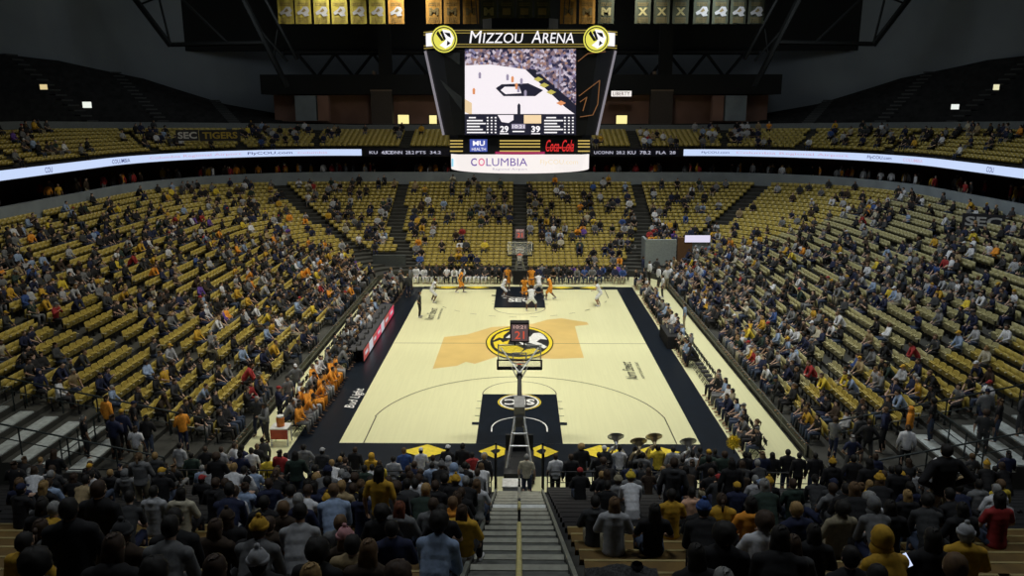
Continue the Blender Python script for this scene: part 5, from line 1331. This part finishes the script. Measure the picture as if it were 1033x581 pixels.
# portal walls in the far corners
pw = MB(); a = atz(655, 269, 0); 
pw.box((12.0, 20.3, 1.5), (2.6, .3, 3.0), mat('portal_grey', (.36,.40,.38), .8)); pw.box((10.75, 21.2, 1.5), (.2, 2.0, 3.0), WALLG); pw.box((14.0, 20.2, 1.6), (1.2, .4, 3.2), mat('portal_brown', (.20,.10,.04), .8)); pw.box((15.4, 20.3, 1.5), (1.6,.3,3.0), MATS['portal_grey'])
struct(pw.build('wall_portal_right'))
pl = MB(); pl.box((-11.2, 20.4, .8), (2.8, .25, 1.6), mat('portal_dark', (.08,.09,.09), .8)); struct(pl.build('wall_portal_left'))
o = sign('portal_sign', 690, 237, 717, 244.5, 20.0, (.85,.80,1), .85, 'white and violet lit sign above the right far corner portal')
# ------------------------------------------------------------------ rails
def railing(name, A, B, h, n, label, m=BLACK, group=None, r=.022, mids=1):
    A = Vector(A); B = Vector(B); o = empty(name, A)
    t = MB(); t.bar(V(0,0,h), B-A+V(0,0,h), r*1.2, m, 8); t.build('top_rail', o)
    for q in range(mids): t = MB(); hh = h*(q+1)/(mids+1); t.bar(V(0,0,hh), B-A+V(0,0,hh), r*.8, m, 6); t.build('mid_rail', o)
    for i in range(n): f = i/(n-1); p = (B-A)*f; t = MB(); t.bar(p, p+V(0,0,h), r, m, 8); t.build('post', o)
    tag(o, label, 'railing', group); return o
DG = mat('rail_dark_green_grey', (.025,.035,.035), .45, metal=.3)
for sx, side in ((-1,'left'), (1,'right')):
    railing('railing', (sx*11.55, -15.5, 0), (sx*11.55, 16.5, 0), .62, 12, 'long grey rail along the front of the %s stand' % side, mat('rail_grey', (.12,.13,.12), .5), r=.016, mids=1)
    t = MB(); t.box((sx*11.66, .5, .25), (.08, 32, .5), BLACK); struct(t.build('trim_%d' % (2 if sx < 0 else 3)))
    k0, k1, k2 = 1, 9, 19
    for n, (ka, kb, Y, dn) in enumerate(((1, 10, -15.75, 'lower'), (10, 20, -15.75, 'upper'), (1, 10, -19.3, 'nearest lower'), (10, 20, -19.3, 'nearest upper'))):
        A = (sx*(abr(ka/NR)[0]), Y, zrow(ka/NR)); B = (sx*(abr(kb/NR)[0]), Y, zrow(kb/NR))
        railing('railing', A, B, 1.05, 7 if 'near' not in dn else 6, '%s dark rail across the bare treads, near corner of the %s stand' % (dn, side), DG, 'rails of the near corners', .028, 1)
    for k in (4, 8, 12):
        A = (sx*(abr(k/NR)[0]+.9), -15.9, zrow(k/NR)); B = (sx*(abr(k/NR)[0]+.9), -19.2, zrow(k/NR))
        railing('railing', A, B, 1.05, 4, 'short dark rail running towards the camera from row %d, %s near corner' % (k+1, side), DG, 'rails of the near corners', .026, 1)
    railing('railing', (sx*1.0, -19.42, .0), (sx*18.5, -19.42, .0), 1.25, 12, 'black rail along the foot of the near stand, %s of the stairs' % side, BLACK, mids=2)
    t = MB(); t.box((sx*.86, -19.1, .9), (.07,.07,1.8), BLACK); t.box((sx*.86, -18.2, .9), (.07,.07,1.8), BLACK); t.box((sx*.86,-18.65,1.7),(.05,.9,.05),BLACK); o = t.build('gate_post'); tag(o, 'pair of black posts at the foot of the stairs, %s side' % side, 'post')
    t = MB(); 
# ------------------------------------------------------------------ sousaphones of the band
def sousaphone(s, n, col, label):
    p = s['pos']; r = empty('sousaphone', (p.x-.12, p.y+.05, p.z)); M = col
    b = MB(); b.lathe([(.05,0),(.07,.12),(.10,.22),(.17,.30),(.30,.34),(.31,.345),(.29,.33),(.15,.27),(.06,.1)], (0, .0, 1.78), M, 24, axis=(0, .75, .65)); b.build('bell', r)
    b = MB(); pts = [(.34*math.cos(w), .05+.12*math.sin(w), 1.18+.46*math.sin(w)) for w in [2*PI*i/22 for i in range(23)]]; b.tube(pts, .055, M, 8); b.bar((-.1,-.02,1.60), (0,0,1.80), .055, M, 10); b.build('coil', r)
    b = MB(); 
    for i in range(3): b.bar((.05*i, .30, 1.15), (.05*i, .30, 1.32), .018, SILVER, 8)
    b.build('valves', r)
    tag(r, label, 'sousaphone', 'sousaphones of the band')
fs = [s for s in FL]
def nearest(px): return min(fs, key=lambda s: abs(s['px']-px))
BR = mat('brass', (.55,.45,.28), .3, metal=.8)
for n, (px, m, l) in enumerate(((623,SILVER,'silver sousaphone held over the white shirt player, leftmost of the band'),(649,BR,'brass sousaphone, second from the left in the band'),(667,BR,'brass sousaphone held above the yellow hoodie'),(699,SILVER,'silver sousaphone held above the white shirt near the right corner'))):
    sousaphone(nearest(px), n, m, l)
# pom-pom
c = atY(740, 446, -17.4); b = MB(); rr = random.Random(8); PY = mat('pompom_yellow', (.80,.62,.05), .7, .3, 20)
for i in range(260):
    u = Vector((rr.gauss(0,1), rr.gauss(0,1), rr.gauss(0,1))).normalized(); L = rr.uniform(.22,.30); w = u.cross(V(.3,.5,.8)).normalized()*.016
    b.add([u*.03-w, u*.03+w, u*L+w*1.3, u*L-w*1.3, u*.03-w+u.cross(w)*.5, u*L+u.cross(w)*.5], [(0,1,2,3),(0,4,5,3),(1,4,5,2)], PY)
b.lathe([(.001,-.19),(.12,-.15),(.19,0),(.12,.15),(.001,.19)], (0,0,0), PY, 14)
o = b.build('pom_pom', loc=c); h = MB(); h.bar((0,0,0), (.02,-.1,-.42), .02, BLACK, 8); h.build('handle', o); tag(o, 'round fluffy yellow pom-pom held up beside the right court corner', 'pom-pom')
# phones
def phone(px, py, D, tilt, label):
    c = atY(px, py, D); b = MB(); b.box((0,0,0), (.075,.010,.15), BLACK); o = b.build('phone', loc=c); o.rotation_euler = (-.3, tilt, 0)
    f = MB(); f.box((0,-.007,0), (.068,.003,.14), emat('phone_screen', (.65,.75,1.0), 1.0)); f.build('lit_screen', o); tag(o, label, 'phone', 'lit phones in the near stand')
phone(96, 542, -36.3, .5, 'phone with glowing white screen held up at the lower left'); phone(914, 565, -37.6, -.5, 'phone with glowing blue screen at the lower right')
# cooler table by the visitors bench, tarp and storage box by the stairs, black bag on a bench
p = atz(283, 449, 0); r = empty('cooler_table', (p.x, p.y+.2, 0)); tag(r, 'small white table with red front beside the visitors bench', 'table')
b = MB(); b.box((0,0,.76), (.75,.65,.05), WHITE); b.build('tabletop', r); b = MB(); b.box((0,-.30,.52), (.72,.03,.42), mat('cooler_red', (.45,.06,.03), .5)); b.build('front_panel', r)
for sx in (-1,1):
    for sy in (-1,1): b = MB(); b.box((sx*.34, sy*.28, .37), (.05,.05,.74), WHITE); b.build('leg', r)
b = MB(); b.lathe([(.001,0),(.16,0),(.17,.36),(.10,.40),(.001,.40)], (0,0,0), mat('cooler_orange', (.7,.2,.03), .4), 18); o = b.build('drinks_cooler', loc=(p.x, p.y+.2, .785)); tag(o, 'round orange drinks cooler on the small white table', 'cooler')
l = MB(); l.lathe([(.001,.40),(.15,.40),(.15,.46),(.001,.46)], (0,0,0), WHITE, 18); l.build('lid', o)
b = MB(); b.box((0,0,.22), (.9,.6,.44), mat('box_grey', (.45,.46,.44), .7)); o = b.build('storage_box', loc=(-.05, -18.3+.0, .51)); o.location = (-.15,-18.75,0); tag(o, 'pale grey storage box at the foot of the staircase', 'box'); l = MB(); l.box((0,0,.46), (.94,.64,.05), WHITE); l.build('lid', o)
k = 16; b = MB()
vs = []; fs_ = []; n, m2 = 18, 8
for i in range(n+1):
    for j in range(m2+1):
        u = i/n; v = j/m2; e = math.sin(PI*u)**.5*math.sin(PI*v)**.6; vs.append(((u-.5)*1.0, (v-.5)*.36, .02+.15*e*(.8+.3*math.sin(u*17+v*9))))
for i in range(n):
    for j in range(m2): q = i*(m2+1)+j; fs_.append((q, q+m2+1, q+m2+2, q+1))
b.add(vs, fs_, mat('bag_black_white_check', (.03,.03,.03), .8, .9, 40)); b.add([(x,y,.0) for x,y,z in vs], [f[::-1] for f in fs_], BLACK)
pp_ = proj((0, ny(k)-.6, nz(k)+.45)); X = (628-524.5)/F*pp_[2]
o = b.build('coat', loc=(X, ny(k)-.62, nz(k)+.45), smooth=True); tag(o, 'dark patterned coat lying across a gold bench right of the stairs', 'coat'); c = MB(); c.lathe([(.06,0),(.09,.05),(.07,.09)], (.2,0,.12), BLACK, 12); c.build('hood', o)
# banners on the upper parapet: painted lettering panels
def parap(px0, px1, py0, py1, txt, tm, bg, label, Y):
    a = atY(px0, py1, Y); b_ = atY(px1, py0, Y); w = b_.x-a.x; mb = MB(); mb.box((0,0,0), (w,.05,b_.z-a.z), bg); o = mb.build('parapet_banner', loc=(a+b_)/2)
    t = MB(); put_text(t, txt, 1, Matrix.Translation((0,-.04,0)) @ Matrix.Rotation(PI/2,4,'X'), tm, 0, .03, width=w*.85, height=(b_.z-a.z)*.62); t.build('lettering', o)
    if px0 < 524: o.rotation_euler = (0,0,.42)
    else: o.rotation_euler = (0,0,-.42)
    tag(o, label, 'banner'); return o
TXW = mat('banner_lettering_grey', (.55,.55,.55), .8); TXG = mat('banner_lettering_gold', (.45,.33,.05), .8); DBG = mat('banner_ground_dark', (.03,.03,.035), .8)
parap(179, 199, 131, 142, 'SEC', TXW, DBG, 'dark banner with pale conference lettering on the left upper tier', 26.5)
parap(203, 241, 131, 142, 'TIGERS', TXG, DBG, 'dark banner with gold lettering on the left upper tier', 29.5)
o = parap(972, 1012, 216, 231, 'SEC', TXW, DBG, 'dark banner with pale conference lettering, head of the right stand', 8.5)
# ------------------------------------------------------------------ light: the hall's court lamps, plus unseen fill lights added over stands and walls
def area(x, y, z, sx, sy, e, spread=None, col=(1, .97, .86), tgt=None):
    l = bpy.data.lights.new('area_light', 'AREA'); l.shape = 'RECTANGLE'; l.size = sx; l.size_y = sy; l.energy = e; l.color = col
    if spread: l.spread = math.radians(spread)
    o = bpy.data.objects.new('area_light', l); C.objects.link(o); o.location = (x, y, z)
    if tgt is not None: o.rotation_euler = (Vector(tgt)-Vector((x,y,z))).to_track_quat('-Z','Y').to_euler()
    return o
for x in (-9, 9):
    for y in (-11, 0, 11): area(x, y, 24, 3, 3, COURT_E, 95, tgt=(x*.35, y*.8, 0))
for sx in (-1, 1):
    for y in (-8, 6, 20): area(sx*15, y, 24, 3, 3, SIDE_E*(1.2 if sx > 0 else 1.0), 120, col=(1,.96,.82) if sx < 0 else (.90,.97,1), tgt=(sx*21, y+1, 2))  # general fill for the side stands, cooler on the right to pale its seats
for x in (-9, 9): area(x, 20, 24, 3, 3, FAR_E, 120, tgt=(x, 28, 2))
for x in (-13, 0, 13): area(x, -30, 25, 4, 3, NEAR_E, 150, col=(.9,.96,1), tgt=(x, -27, 4))  # unseen fill added over the near stand to lift the crowd
for sx in (-1, 1): area(sx*26, 30, 25.5, 6, 6, UP_E, 170, col=(.85,.95,1), tgt=(sx*44, 40, 12))  # unseen fill added to brighten the upper tiers and corner walls
area(0, 36, 25.5, 20, 3, UP_E*.8, 170, col=(.9,.95,1), tgt=(0, 44, 10))  # unseen fill added for the far upper tier and press wall
area(0, 50.6, 25.8, 60, 1, UP_E*.35, 170, col=(.9,.97,1), tgt=(0, 52, 16))  # unseen strip light added to brighten the wall behind the truss
w = bpy.data.worlds.new('world'); sc.world = w; w.use_nodes = True; w.node_tree.nodes['Background'].inputs['Color'].default_value = (.55,.7,.8,1); w.node_tree.nodes['Background'].inputs['Strength'].default_value = .003
sc.view_settings.view_transform = 'Standard'; sc.view_settings.look = 'None'; sc.view_settings.exposure = 0; sc.view_settings.gamma = 1; sc.view_settings.use_curve_mapping = False
